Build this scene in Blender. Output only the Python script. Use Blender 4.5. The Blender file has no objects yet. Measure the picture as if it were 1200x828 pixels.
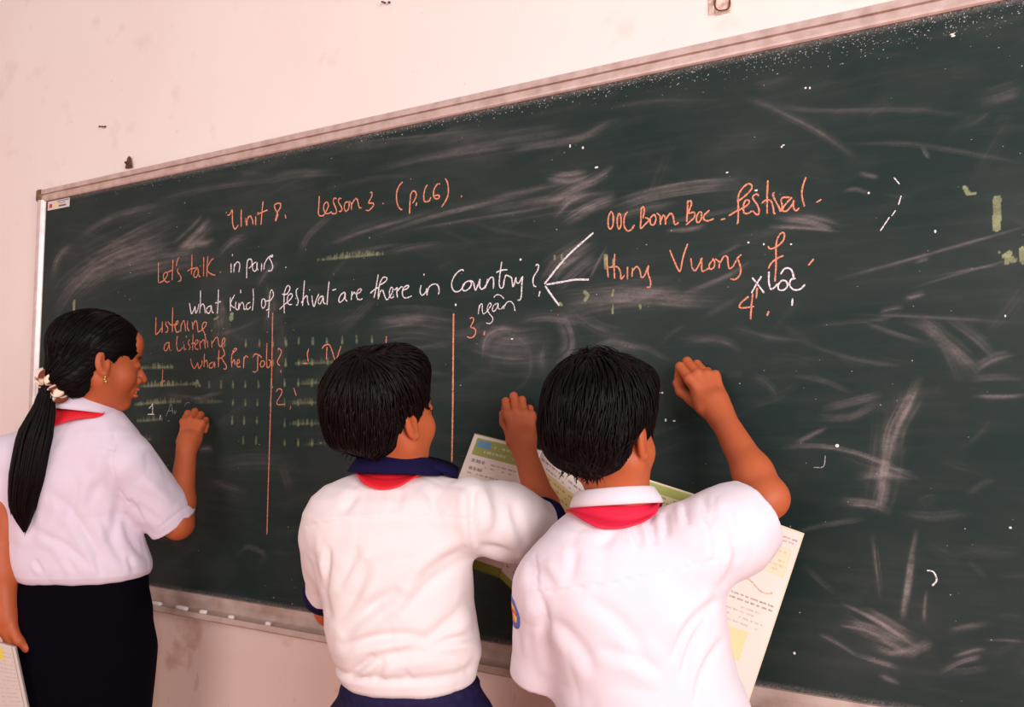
import bpy, math, random
import numpy as np
from mathutils import Vector, Matrix

random.seed(7)
RNG = np.random.default_rng(7)
C = bpy.context.scene.collection
SC = bpy.context.scene

# ------------------------------------------------------------------ camera
IW, IH, FPX = 1200.0, 828.0, 900.0          # picture size and focal length in pixels
YAW, PITCH = math.radians(28.0), math.radians(4.0)
BOARD_Y = -0.026                            # face of the chalkboard; the wall is y = 0
CAM_Z = 1.27
ct, st_ = math.cos(YAW), math.sin(YAW)
cp, sp = math.cos(PITCH), math.sin(PITCH)
FH = np.array([-st_, ct, 0.0])
RT = np.array([ct, st_, 0.0])
ZZ = np.array([0.0, 0.0, 1.0])
FW = cp*FH + sp*ZZ
UP = -sp*FH + cp*ZZ

def ray(px, py):
    return FW + RT*((px-IW/2)/FPX) + UP*((IH/2-py)/FPX)

_a, _b = ray(54, 235), ray(54, 667)
CAM_D = 1.17/(_a[2]/_a[1]-_b[2]/_b[1])      # distance camera - board so the slate is 1.17 m high
CAM = np.array([0.0, BOARD_Y-CAM_D, CAM_Z])

def P(px, py, d):
    """point seen at pixel px,py at depth d (metres along the view axis)"""
    return CAM + ray(px, py)*d
def B(px, py, y=BOARD_Y):
    """point of a plane parallel to the wall seen at a pixel"""
    r = ray(px, py)
    return CAM + r*((y-CAM[1])/r[1])
def V(r, u, f):
    v = RT*r + UP*u + FW*f
    return v/np.linalg.norm(v)
def project(p):
    q = p-CAM
    d = q@FW
    return IW/2+FPX*(q@RT)/d, IH/2-FPX*(q@UP)/d, d

cam_data = bpy.data.cameras.new('camera')
cam = bpy.data.objects.new('camera', cam_data); C.objects.link(cam)
cam_data.sensor_width = 36.0
cam_data.lens = 36.0*FPX/IW
cam_data.clip_start = 0.02
cam.matrix_world = Matrix(((RT[0], UP[0], -FW[0], CAM[0]), (RT[1], UP[1], -FW[1], CAM[1]), (RT[2], UP[2], -FW[2], CAM[2]), (0, 0, 0, 1)))
SC.camera = cam

# ------------------------------------------------------------------ light, world, exposure
SC.view_settings.view_transform = 'Standard'
SC.view_settings.look = 'None'
SC.view_settings.gamma = 1.0
SC.view_settings.exposure = 0.0
SC.view_settings.use_curve_mapping = False
world = bpy.data.worlds.new('daylight'); SC.world = world; world.use_nodes = True
wb = world.node_tree.nodes['Background']
wb.inputs['Color'].default_value = (1.0, 0.86, 0.87, 1)
wb.inputs['Strength'].default_value = 0.34

def area(name, loc, target, sx, sy, power, col):
    l = bpy.data.lights.new(name, 'AREA'); l.shape = 'RECTANGLE'; l.size = sx; l.size_y = sy
    l.energy = power; l.color = col
    o = bpy.data.objects.new(name, l); C.objects.link(o)
    o.location = loc
    o.rotation_euler = (Vector(target)-Vector(loc)).to_track_quat('-Z', 'Y').to_euler()
    return o
area('window_daylight', (2.5, -2.5, 1.95), (0.0, -0.1, 1.35), 2.2, 1.5, 140, (1.0, 0.95, 0.945))
area('rear_fill_light', (-1.5, -4.6, 2.2), (-1.2, 0, 1.4), 2.6, 1.3, 66, (1.0, 0.88, 0.865))  # unseen fill light, added to brighten the left wall and the girl

# ------------------------------------------------------------------ helpers
def lin(c):
    c = np.asarray(c, float)/255.0
    return np.where(c <= 0.04045, c/12.92, ((c+0.055)/1.055)**2.4)
def rgba(c):
    l = lin(c); return (float(l[0]), float(l[1]), float(l[2]), 1.0)

def material(name, col, rough=0.8, bump=None, sss=0.0, noise=None, attr=None, sheen=0.0, metal=0.0, spec=None):
    """col: sRGB 0-255; noise=(scale, sRGB second colour, amount); bump=(scale, strength, distance)"""
    m = bpy.data.materials.new(name); m.use_nodes = True
    nt = m.node_tree; N = nt.nodes; L = nt.links
    b = N['Principled BSDF']
    b.inputs['Roughness'].default_value = rough
    b.inputs['Metallic'].default_value = metal
    if spec is not None: b.inputs['Specular IOR Level'].default_value = spec
    b.inputs['Base Color'].default_value = rgba(col)
    last = None
    tc = N.new('ShaderNodeTexCoord')
    if attr:
        a = N.new('ShaderNodeAttribute'); a.attribute_name = attr; last = a.outputs['Color']
    if noise:
        n = N.new('ShaderNodeTexNoise'); n.inputs['Scale'].default_value = noise[0]; n.inputs['Detail'].default_value = 6
        L.new(tc.outputs['Object'], n.inputs['Vector'])
        r = N.new('ShaderNodeMapRange'); r.inputs['From Min'].default_value = 0.4; r.inputs['From Max'].default_value = 0.7
        r.inputs['To Max'].default_value = noise[2]
        L.new(n.outputs['Fac'], r.inputs['Value'])
        mx = N.new('ShaderNodeMix'); mx.data_type = 'RGBA'
        L.new(r.outputs['Result'], mx.inputs['Factor'])
        if last: L.new(last, mx.inputs['A'])
        else: mx.inputs['A'].default_value = rgba(col)
        mx.inputs['B'].default_value = rgba(noise[1])
        last = mx.outputs['Result']
    if last: L.new(last, b.inputs['Base Color'])
    if bump:
        n = N.new('ShaderNodeTexNoise'); n.inputs['Scale'].default_value = bump[0]; n.inputs['Detail'].default_value = 4
        L.new(tc.outputs['Object'], n.inputs['Vector'])
        bp = N.new('ShaderNodeBump'); bp.inputs['Strength'].default_value = bump[1]; bp.inputs['Distance'].default_value = bump[2]
        L.new(n.outputs['Fac'], bp.inputs['Height']); L.new(bp.outputs['Normal'], b.inputs['Normal'])
    if sss:
        b.inputs['Subsurface Weight'].default_value = sss
        b.inputs['Subsurface Radius'].default_value = (1.0, 0.35, 0.2)
        b.inputs['Subsurface Scale'].default_value = 0.006
    if sheen:
        b.inputs['Sheen Weight'].default_value = sheen
    return m

def empty(name, loc, label, cat, group=None):
    o = bpy.data.objects.new(name, None); C.objects.link(o)
    o.empty_display_size = 0.1
    o.location = loc; o['label'] = label; o['category'] = cat
    if group: o['group'] = group
    return o
ROOT_LOC = {}
def mesh_obj(name, verts, faces, mat, parent=None, smooth=True, cols=None, label=None, origin=None):
    """verts in world coordinates; faces an (n,k) int array or a list of tuples"""
    verts = np.asarray(verts, np.float64)
    if parent is not None:
        top = parent
        while top.parent: top = top.parent
        org = np.array(top.location)
    else:
        org = np.zeros(3) if origin is None else np.asarray(origin, float)
    v = (verts-org).astype(np.float32)
    me = bpy.data.meshes.new(name)
    if isinstance(faces, np.ndarray):
        k = faces.shape[1]; nf = len(faces)
        me.vertices.add(len(v)); me.vertices.foreach_set('co', v.ravel())
        me.loops.add(nf*k); me.loops.foreach_set('vertex_index', faces.astype(np.int32).ravel())
        me.polygons.add(nf)
        me.polygons.foreach_set('loop_start', np.arange(0, nf*k, k, dtype=np.int32))
        me.polygons.foreach_set('loop_total', np.full(nf, k, np.int32))
        me.update(calc_edges=True)
    else:
        me.from_pydata(v.tolist(), [], faces)
    me.validate()
    if smooth: me.polygons.foreach_set('use_smooth', np.ones(len(me.polygons), bool))
    if cols is not None:
        a = me.color_attributes.new('tint', 'FLOAT_COLOR', 'POINT')
        c4 = np.ones((len(v), 4), np.float32); c4[:, :3] = cols
        a.data.foreach_set('color', c4.ravel())
    me.materials.append(mat)
    me.update()
    o = bpy.data.objects.new(name, me); C.objects.link(o)
    if parent is not None:
        o.parent = parent
    else:
        o.location = org
    if label: o['label'] = label
    return o

class Geo:
    """collects pieces of one mesh"""
    def __init__(s): s.v = []; s.f = []; s.c = []; s.n = 0
    def add(s, v, f, col=None):
        v = np.asarray(v, float)
        s.v.append(v); s.f += [tuple(int(i)+s.n for i in q) for q in f]; s.n += len(v)
        if col is not None: s.c.append(np.tile(col, (len(v), 1)) if np.ndim(col) == 1 else col)
    def box(s, lo, hi, bev=0.0):
        lo = np.asarray(lo, float); hi = np.asarray(hi, float)
        if bev <= 0:
            v = [(x, y, z) for x in (lo[0], hi[0]) for y in (lo[1], hi[1]) for z in (lo[2], hi[2])]
            f = [(0, 1, 3, 2), (4, 6, 7, 5), (0, 4, 5, 1), (2, 3, 7, 6), (0, 2, 6, 4), (1, 5, 7, 3)]
            s.add(v, f); return
        import bmesh
        bm = bmesh.new(); bmesh.ops.create_cube(bm, size=1.0)
        for q in bm.verts: q.co = [lo[i]+(q.co[i]+.5)*(hi[i]-lo[i]) for i in range(3)]
        bmesh.ops.bevel(bm, geom=bm.edges[:], offset=bev, segments=2, affect='EDGES')
        bm.verts.ensure_lookup_table()
        s.add([tuple(q.co) for q in bm.verts], [tuple(l.index for l in f.verts) for f in bm.faces]); bm.free()
    def extrude(s, prof, path_a, path_b, e1, e2):
        """closed profile [(u,w)] in axes e1,e2 swept from path_a to path_b with caps"""
        n = len(prof)
        a = [np.asarray(path_a)+e1*u+e2*w for u, w in prof]; b = [np.asarray(path_b)+e1*u+e2*w for u, w in prof]
        f = [(i, (i+1) % n, n+(i+1) % n, n+i) for i in range(n)]+[tuple(range(n-1, -1, -1)), tuple(range(n, 2*n))]
        s.add(a+b, f)
    def tube(s, pts, rad, seg=8, flat=None):
        """round or flattened tube along pts; flat=(normal, k) squeezes it along normal"""
        pts = np.asarray(pts, float); n = len(pts)
        rad = np.broadcast_to(np.asarray(rad, float), (n,))
        t = np.gradient(pts, axis=0); t /= np.linalg.norm(t, axis=1)[:, None]+1e-12
        ref = np.array([0.3, 0.2, 0.93]); vs = []
        u = np.cross(t[0], ref); u /= np.linalg.norm(u)
        for i in range(n):
            u = u-t[i]*(u@t[i]); u /= np.linalg.norm(u)+1e-12
            w = np.cross(t[i], u)
            for k in range(seg):
                a = 2*math.pi*k/seg
                q = (u*math.cos(a)+w*math.sin(a))*rad[i]
                if flat is not None: q = q-flat[0]*(q@flat[0])*(1-flat[1])
                vs.append(pts[i]+q)
        f = [(i*seg+k, i*seg+(k+1) % seg, (i+1)*seg+(k+1) % seg, (i+1)*seg+k) for i in range(n-1) for k in range(seg)]
        f += [tuple(range(seg-1, -1, -1)), tuple(range((n-1)*seg, n*seg))]
        s.add(vs, f)
    def build(s, name, mat, parent=None, smooth=True, label=None, origin=None):
        cols = np.concatenate(s.c) if s.c else None
        return mesh_obj(name, np.concatenate(s.v), s.f, mat, parent, smooth, cols, label, origin)

def spline(pts, n):
    """Catmull-Rom through pts, n samples"""
    p = np.asarray(pts, float)
    if len(p) < 3:
        t = np.linspace(0, 1, n)[:, None]; return p[0]*(1-t)+p[-1]*t
    q = np.vstack([2*p[0]-p[1], p, 2*p[-1]-p[-2]])
    d = np.concatenate([[0], np.cumsum(np.linalg.norm(np.diff(p, axis=0), axis=1))])
    out = []
    for x in np.linspace(0, d[-1], n):
        i = min(max(np.searchsorted(d, x, 'right')-1, 0), len(p)-2)
        t = (x-d[i])/(d[i+1]-d[i]+1e-12)
        a, b, c, e = q[i], q[i+1], q[i+2], q[i+3]
        out.append(0.5*((2*b)+(-a+c)*t+(2*a-5*b+4*c-e)*t*t+(-a+3*b-3*c+e)*t**3))
    return np.array(out)

# smooth value noise in numpy (for cloth unevenness)
_G = RNG.random((32, 32, 32)).astype(np.float32)
def vnoise(p):
    i = np.floor(p).astype(int); f = p-i; f = f*f*(3-2*f)
    r = 0
    for dx in (0, 1):
        for dy in (0, 1):
            for dz in (0, 1):
                w = (f[:, 0] if dx else 1-f[:, 0])*(f[:, 1] if dy else 1-f[:, 1])*(f[:, 2] if dz else 1-f[:, 2])
                r = r+w*_G[(i[:, 0]+dx) % 32, (i[:, 1]+dy) % 32, (i[:, 2]+dz) % 32]
    return r*2-1

# ------------------------------------------------------------------ implicit-surface modelling
def smin(a, b, k):
    h = np.clip(0.5+0.5*(b-a)/k, 0, 1)
    return b*(1-h)+a*h-k*h*(1-h)
def smax(a, b, k): return -smin(-a, -b, k)
def ell(p, c, r, R=None):
    q = p-np.asarray(c, np.float32)
    if R is not None: q = q@np.asarray(R, np.float32)
    r = np.asarray(r, np.float32)
    k0 = np.sqrt(((q/r)**2).sum(1)); k1 = np.sqrt(((q/(r*r))**2).sum(1))+1e-9
    return k0*(k0-1)/k1
def sph(p, c, r): return np.sqrt(((p-np.asarray(c, np.float32))**2).sum(1))-r
def cone(p, a, b, ra, rb):
    a = np.asarray(a, np.float32); b = np.asarray(b, np.float32)
    ba = b-a; h = np.clip(((p-a)@ba)/(ba@ba), 0, 1)
    q = p-a-h[:, None]*ba
    return np.sqrt((q*q).sum(1))-(ra+(rb-ra)*h)
def chain(p, pts, rad, k=0.012):
    d = None
    for i in range(len(pts)-1):
        e = cone(p, pts[i], pts[i+1], rad[i], rad[i+1])
        d = e if d is None else smin(d, e, k)
    return d
def in_box(p, lo, hi):
    return np.all((p > np.asarray(lo, np.float32)) & (p < np.asarray(hi, np.float32)), axis=1)
def blend_local(base, p, fn, c, rad, k):
    """smooth-union fn into base near a ball only"""
    m = ((p-np.asarray(c, np.float32))**2).sum(1) < rad*rad
    if m.any():
        base = base.copy(); base[m] = smin(base[m], fn(p[m]), k)
    return base

def axis_lines(lo, hi, base, fine):
    """grid lines from lo to hi: spacing base, finer inside (a,b,h) intervals"""
    out = [lo]
    while out[-1] < hi:
        x = out[-1]; h = base
        for a, b, s in fine:
            if a-base <= x <= b: h = min(h, s)
        out.append(x+h)
    return np.array(out, np.float32)

def polygonise(f, X, Y, Z, newton=2, blk=4):
    """surface nets of f(points)=0 on a rectilinear grid, evaluated only near the surface"""
    def pad(A):
        n = (-len(A)) % blk
        return np.concatenate([A, A[-1]+(A[-1]-A[-2])*np.arange(1, n+1, dtype=np.float32)]) if n else A
    X, Y, Z = pad(X), pad(Y), pad(Z)
    nx, ny, nz = len(X), len(Y), len(Z)
    cx, cy, cz = [A.reshape(-1, blk) for A in (X, Y, Z)]
    mid = [0.5*(A[:, 0]+A[:, -1]) for A in (cx, cy, cz)]
    half = [0.5*(A[:, -1]-A[:, 0])+np.maximum(A[:, 1]-A[:, 0], A[:, -1]-A[:, -2]) for A in (cx, cy, cz)]
    G = np.stack(np.meshgrid(*mid, indexing='ij'), -1).reshape(-1, 3).astype(np.float32)
    Hd = np.sqrt(sum(h**2 for h in np.meshgrid(*half, indexing='ij'))).reshape(-1)
    fc = np.concatenate([f(G[i:i+400000]) for i in range(0, len(G), 400000)])
    near = np.abs(fc) < Hd*1.5+0.004
    shp = (len(mid[0]), len(mid[1]), len(mid[2]))
    def up(A): return A.reshape(shp).repeat(blk, 0).repeat(blk, 1).repeat(blk, 2)
    F = up(fc.astype(np.float32)); M = up(near)
    I = np.nonzero(M)
    for i in range(0, len(I[0]), 600000):
        s = slice(i, i+600000); a, b, c = I[0][s], I[1][s], I[2][s]
        F[a, b, c] = f(np.stack([X[a], Y[b], Z[c]], 1))
    ins = (F < 0)
    S = np.zeros((nx-1, ny-1, nz-1), np.uint8)
    for dx in (0, 1):
        for dy in (0, 1):
            for dz in (0, 1):
                S += ins[dx:nx-1+dx, dy:ny-1+dy, dz:nz-1+dz]
    ci, cj, ck = np.nonzero((S > 0) & (S < 8))
    cid = np.full(S.shape, -1, np.int32); cid[ci, cj, ck] = np.arange(len(ci))
    acc = np.zeros((len(ci), 3), np.float32); cnt = np.zeros(len(ci), np.float32)
    corners = [(0, 0, 0), (1, 0, 0), (0, 1, 0), (1, 1, 0), (0, 0, 1), (1, 0, 1), (0, 1, 1), (1, 1, 1)]
    val = [F[ci+a, cj+b, ck+c] for a, b, c in corners]
    pos = [np.stack([X[ci+a], Y[cj+b], Z[ck+c]], 1) for a, b, c in corners]
    for a, b in [(0, 1), (2, 3), (4, 5), (6, 7), (0, 2), (1, 3), (4, 6), (5, 7), (0, 4), (1, 5), (2, 6), (3, 7)]:
        m = (val[a] < 0) != (val[b] < 0)
        t = val[a][m]/(val[a][m]-val[b][m])
        acc[m] += pos[a][m]+(pos[b][m]-pos[a][m])*t[:, None]; cnt[m] += 1
    v = acc/cnt[:, None]
    faces = []
    e = ins[:-1, 1:-1, 1:-1] != ins[1:, 1:-1, 1:-1]; i, j, k = np.nonzero(e); j = j+1; k = k+1
    q = np.stack([cid[i, j-1, k-1], cid[i, j, k-1], cid[i, j, k], cid[i, j-1, k]], 1); fl = ins[i, j, k]
    q[~fl] = q[~fl][:, ::-1]; faces.append(q)
    e = ins[1:-1, :-1, 1:-1] != ins[1:-1, 1:, 1:-1]; i, j, k = np.nonzero(e); i = i+1; k = k+1
    q = np.stack([cid[i-1, j, k-1], cid[i-1, j, k], cid[i, j, k], cid[i, j, k-1]], 1); fl = ins[i, j, k]
    q[~fl] = q[~fl][:, ::-1]; faces.append(q)
    e = ins[1:-1, 1:-1, :-1] != ins[1:-1, 1:-1, 1:]; i, j, k = np.nonzero(e); i = i+1; j = j+1
    q = np.stack([cid[i-1, j-1, k], cid[i, j-1, k], cid[i, j, k], cid[i-1, j, k]], 1); fl = ins[i, j, k]
    q[~fl] = q[~fl][:, ::-1]; faces.append(q)
    faces = np.concatenate(faces)
    for _ in range(newton):
        g, d = grad(f, v)
        gn = np.sqrt((g*g).sum(1))
        st = np.clip(d/np.maximum(gn, 0.4), -0.003, 0.003)
        v = v-(g/np.maximum(gn, 1e-6)[:, None])*st[:, None]
    return v, faces
def grad(f, v, h=0.0008):
    v = v.astype(np.float32); d = f(v); g = np.empty_like(v)
    for a in range(3):
        o = np.zeros(3, np.float32); o[a] = h
        g[:, a] = (f(v+o)-f(v-o))/(2*h)
    return g, d
def normals(v, faces):
    a, b, c = v[faces[:, 0]], v[faces[:, 1]], v[faces[:, 2]]
    d = v[faces[:, 3]]
    fn = np.cross(c-a, d-b); n = np.zeros_like(v)
    for k in range(4): np.add.at(n, faces[:, k], fn)
    return n/(np.linalg.norm(n, axis=1)[:, None]+1e-12)

# ------------------------------------------------------------------ the room
def structure(o):
    o['kind'] = 'structure'; return o

def wall_material():
    m = bpy.data.materials.new('painted_plaster'); m.use_nodes = True
    nt = m.node_tree; N = nt.nodes; L = nt.links; b = N['Principled BSDF']
    b.inputs['Roughness'].default_value = 0.75
    tc = N.new('ShaderNodeTexCoord')
    def noise(scale, detail, lo, hi, seed, stretch=None):
        mp = N.new('ShaderNodeMapping'); mp.inputs['Location'].default_value = (seed, seed*1.7, seed*.3)
        if stretch: mp.inputs['Scale'].default_value = stretch
        L.new(tc.outputs['Object'], mp.inputs['Vector'])
        n = N.new('ShaderNodeTexNoise'); n.inputs['Scale'].default_value = scale; n.inputs['Detail'].default_value = detail
        L.new(mp.outputs['Vector'], n.inputs['Vector'])
        r = N.new('ShaderNodeMapRange'); r.inputs['From Min'].default_value = lo; r.inputs['From Max'].default_value = hi
        L.new(n.outputs['Fac'], r.inputs['Value']); return r.outputs['Result'], n.outputs['Fac']
    def mix(a, fac, col, amt):
        ml = N.new('ShaderNodeMath'); ml.operation = 'MULTIPLY'; ml.inputs[1].default_value = amt; L.new(fac, ml.inputs[0])
        x = N.new('ShaderNodeMix'); x.data_type = 'RGBA'; L.new(ml.outputs[0], x.inputs['Factor'])
        if isinstance(a, tuple): x.inputs['A'].default_value = a
        else: L.new(a, x.inputs['A'])
        x.inputs['B'].default_value = rgba(col); return x.outputs['Result']
    f1, _ = noise(1.3, 5, 0.4, 0.75, 3.0)
    f2, _ = noise(9.0, 8, 0.62, 0.72, 8.0)
    f3, _ = noise(55.0, 3, 0.72, 0.8, 5.0)
    f4, raw = noise(26.0, 10, 0.66, 0.7, 11.0, (1, 1, 0.5))
    c = mix(rgba((252, 240, 235)), f1, (244, 226, 218), 0.6)
    c = mix(c, f2, (234, 212, 202), 0.4)
    # band below the board: painted-in warm bounce light, then old dirt and flaking paint
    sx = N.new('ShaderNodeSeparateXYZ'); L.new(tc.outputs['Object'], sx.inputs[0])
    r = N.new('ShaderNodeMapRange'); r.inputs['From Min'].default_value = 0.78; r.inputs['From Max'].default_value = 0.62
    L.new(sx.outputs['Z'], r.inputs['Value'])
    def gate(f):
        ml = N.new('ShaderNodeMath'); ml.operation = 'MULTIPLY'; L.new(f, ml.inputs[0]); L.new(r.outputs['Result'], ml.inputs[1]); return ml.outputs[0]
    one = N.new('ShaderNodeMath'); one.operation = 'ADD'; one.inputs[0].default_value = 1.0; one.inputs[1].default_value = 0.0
    c = mix(c, gate(one.outputs[0]), (238, 196, 176), 0.55)  # even tint stands in for dimmer, floor-warmed light low on the wall
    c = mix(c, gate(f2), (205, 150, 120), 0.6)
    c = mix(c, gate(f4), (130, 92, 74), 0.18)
    c = mix(c, f3, (205, 175, 160), 0.35)
    L.new(c, b.inputs['Base Color'])
    bp = N.new('ShaderNodeBump'); bp.inputs['Strength'].default_value = 0.25; bp.inputs['Distance'].default_value = 0.004
    L.new(raw, bp.inputs['Height']); L.new(bp.outputs['Normal'], b.inputs['Normal'])
    return m

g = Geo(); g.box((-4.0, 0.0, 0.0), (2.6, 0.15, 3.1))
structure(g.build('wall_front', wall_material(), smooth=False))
def floor_material():
    m = bpy.data.materials.new('cement_tiles'); m.use_nodes = True
    nt = m.node_tree; N = nt.nodes; L = nt.links; b = N['Principled BSDF']
    tc = N.new('ShaderNodeTexCoord'); br = N.new('ShaderNodeTexBrick')
    br.offset = 0.0; br.inputs['Scale'].default_value = 1.0; br.inputs['Brick Width'].default_value = 0.3; br.inputs['Row Height'].default_value = 0.3
    br.inputs['Mortar Size'].default_value = 0.003
    br.inputs['Color1'].default_value = rgba((196, 122, 92)); br.inputs['Color2'].default_value = rgba((186, 114, 86)); br.inputs['Mortar'].default_value = rgba((120, 95, 85))
    L.new(tc.outputs['Object'], br.inputs['Vector']); L.new(br.outputs['Color'], b.inputs['Base Color'])
    b.inputs['Roughness'].default_value = 0.5
    return m
g = Geo(); g.box((-4.15, -5.2, 0.0), (-4.0, 0.15, 3.1))
structure(g.build('wall_left', material('side_wall_paint', (240, 222, 212), rough=.8), smooth=False))
g = Geo(); g.box((-4.15, -5.2, -0.1), (2.6, 0.15, 0.0))
structure(g.build('floor', floor_material(), smooth=False))

# ------------------------------------------------------------------ the chalkboard
p_tl, p_bl = B(54, 235), B(170, 686)
BX0 = p_tl[0]; BX1 = BX0+3.35; BZ1 = p_tl[2]; BZ0 = p_bl[2]
print('board', BX0, BZ0, BZ1, 'cam', CAM)
board = empty('chalkboard', ((BX0+BX1)/2, 0, BZ0), 'long dark green chalkboard with aluminium frame fixed to the pale wall', 'chalkboard')

# dust map on the slate -----------------------------------------------------
xs = [BX0-0.004]
while xs[-1] < BX1+0.004:
    d = (np.array([xs[-1], BOARD_Y, 1.3])-CAM)@FW
    xs.append(xs[-1]+max(0.0013, 1.15*d/FPX) if xs[-1] < 1.15 else xs[-1]+0.02)
xs = np.array(xs); zs = np.arange(BZ0-0.004, BZ1+0.006, 0.0021)
NX, NZ = len(xs), len(zs)
WH = np.zeros((NX, NZ), np.float32); YE = np.zeros((NX, NZ), np.float32)

def pxy(points): return np.array([[q[0], q[2]] for q in (B(a, b) for a, b in points)])
def local_px(px, py):
    q = B(px, py); return ((q-CAM)@FW)/FPX
def stamp(M, pts, w, amp, taper=True, hard=False):
    """adds a soft line (metres) to the map"""
    lo, hi = pts.min(0)-3*w, pts.max(0)+3*w
    i0, i1 = np.searchsorted(xs, [lo[0], hi[0]]); j0, j1 = np.searchsorted(zs, [lo[1], hi[1]])
    if i1 <= i0 or j1 <= j0: return
    XX, YY = np.meshgrid(xs[i0:i1], zs[j0:j1], indexing='ij')
    best = np.full(XX.shape, 1e9); tt = np.zeros(XX.shape); n = len(pts)-1
    for k in range(n):
        a, b = pts[k], pts[k+1]; ab = b-a; L2 = ab@ab+1e-12
        h = np.clip(((XX-a[0])*ab[0]+(YY-a[1])*ab[1])/L2, 0, 1)
        d = (XX-a[0]-h*ab[0])**2+(YY-a[1]-h*ab[1])**2
        m = d < best; best[m] = d[m]; tt[m] = (k+h[m])/n
    e = np.exp(-best/(w*w)) if not hard else (best < w*w).astype(float)
    if taper: e = e*np.clip(np.minimum(tt, 1-tt)*4+0.06, 0, 1)
    M[i0:i1, j0:j1] = np.maximum(M[i0:i1, j0:j1], M[i0:i1, j0:j1]*(1-amp*e)+amp*e)
def smudge(points, width, amp, streaks=None, M=None):
    """a swipe of the duster: a bundle of soft streaks along a path given in picture pixels"""
    M = WH if M is None else M
    base = spline(points, 9 if len(points) < 5 else 24) if len(points) > 2 else spline(points, 5)
    n = streaks or max(4, int(width*1.25))
    t = np.gradient(base, axis=0); nr = np.stack([-t[:, 1], t[:, 0]], 1); nr /= np.linalg.norm(nr, axis=1)[:, None]+1e-9
    stamp(M, pxy(base), width*0.62*local_px(*base[len(base)//2]), amp*0.34)
    for _ in range(n):
        off = RNG.normal(0, width*0.36); a0 = RNG.uniform(0, .35); a1 = RNG.uniform(.65, 1.0)
        q = base+nr*(off+RNG.normal(0, .6))
        k0 = int(a0*(len(q)-1)); k1 = max(k0+2, int(math.ceil(a1*(len(q)-1)))+1)
        pts = pxy(q[k0:k1])
        if len(pts) < 2: continue
        stamp(M, pts, RNG.choice([.55, .7, .9, 1.4, 2.2])*local_px(*q[k0]), amp*RNG.uniform(.08, .6))

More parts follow.
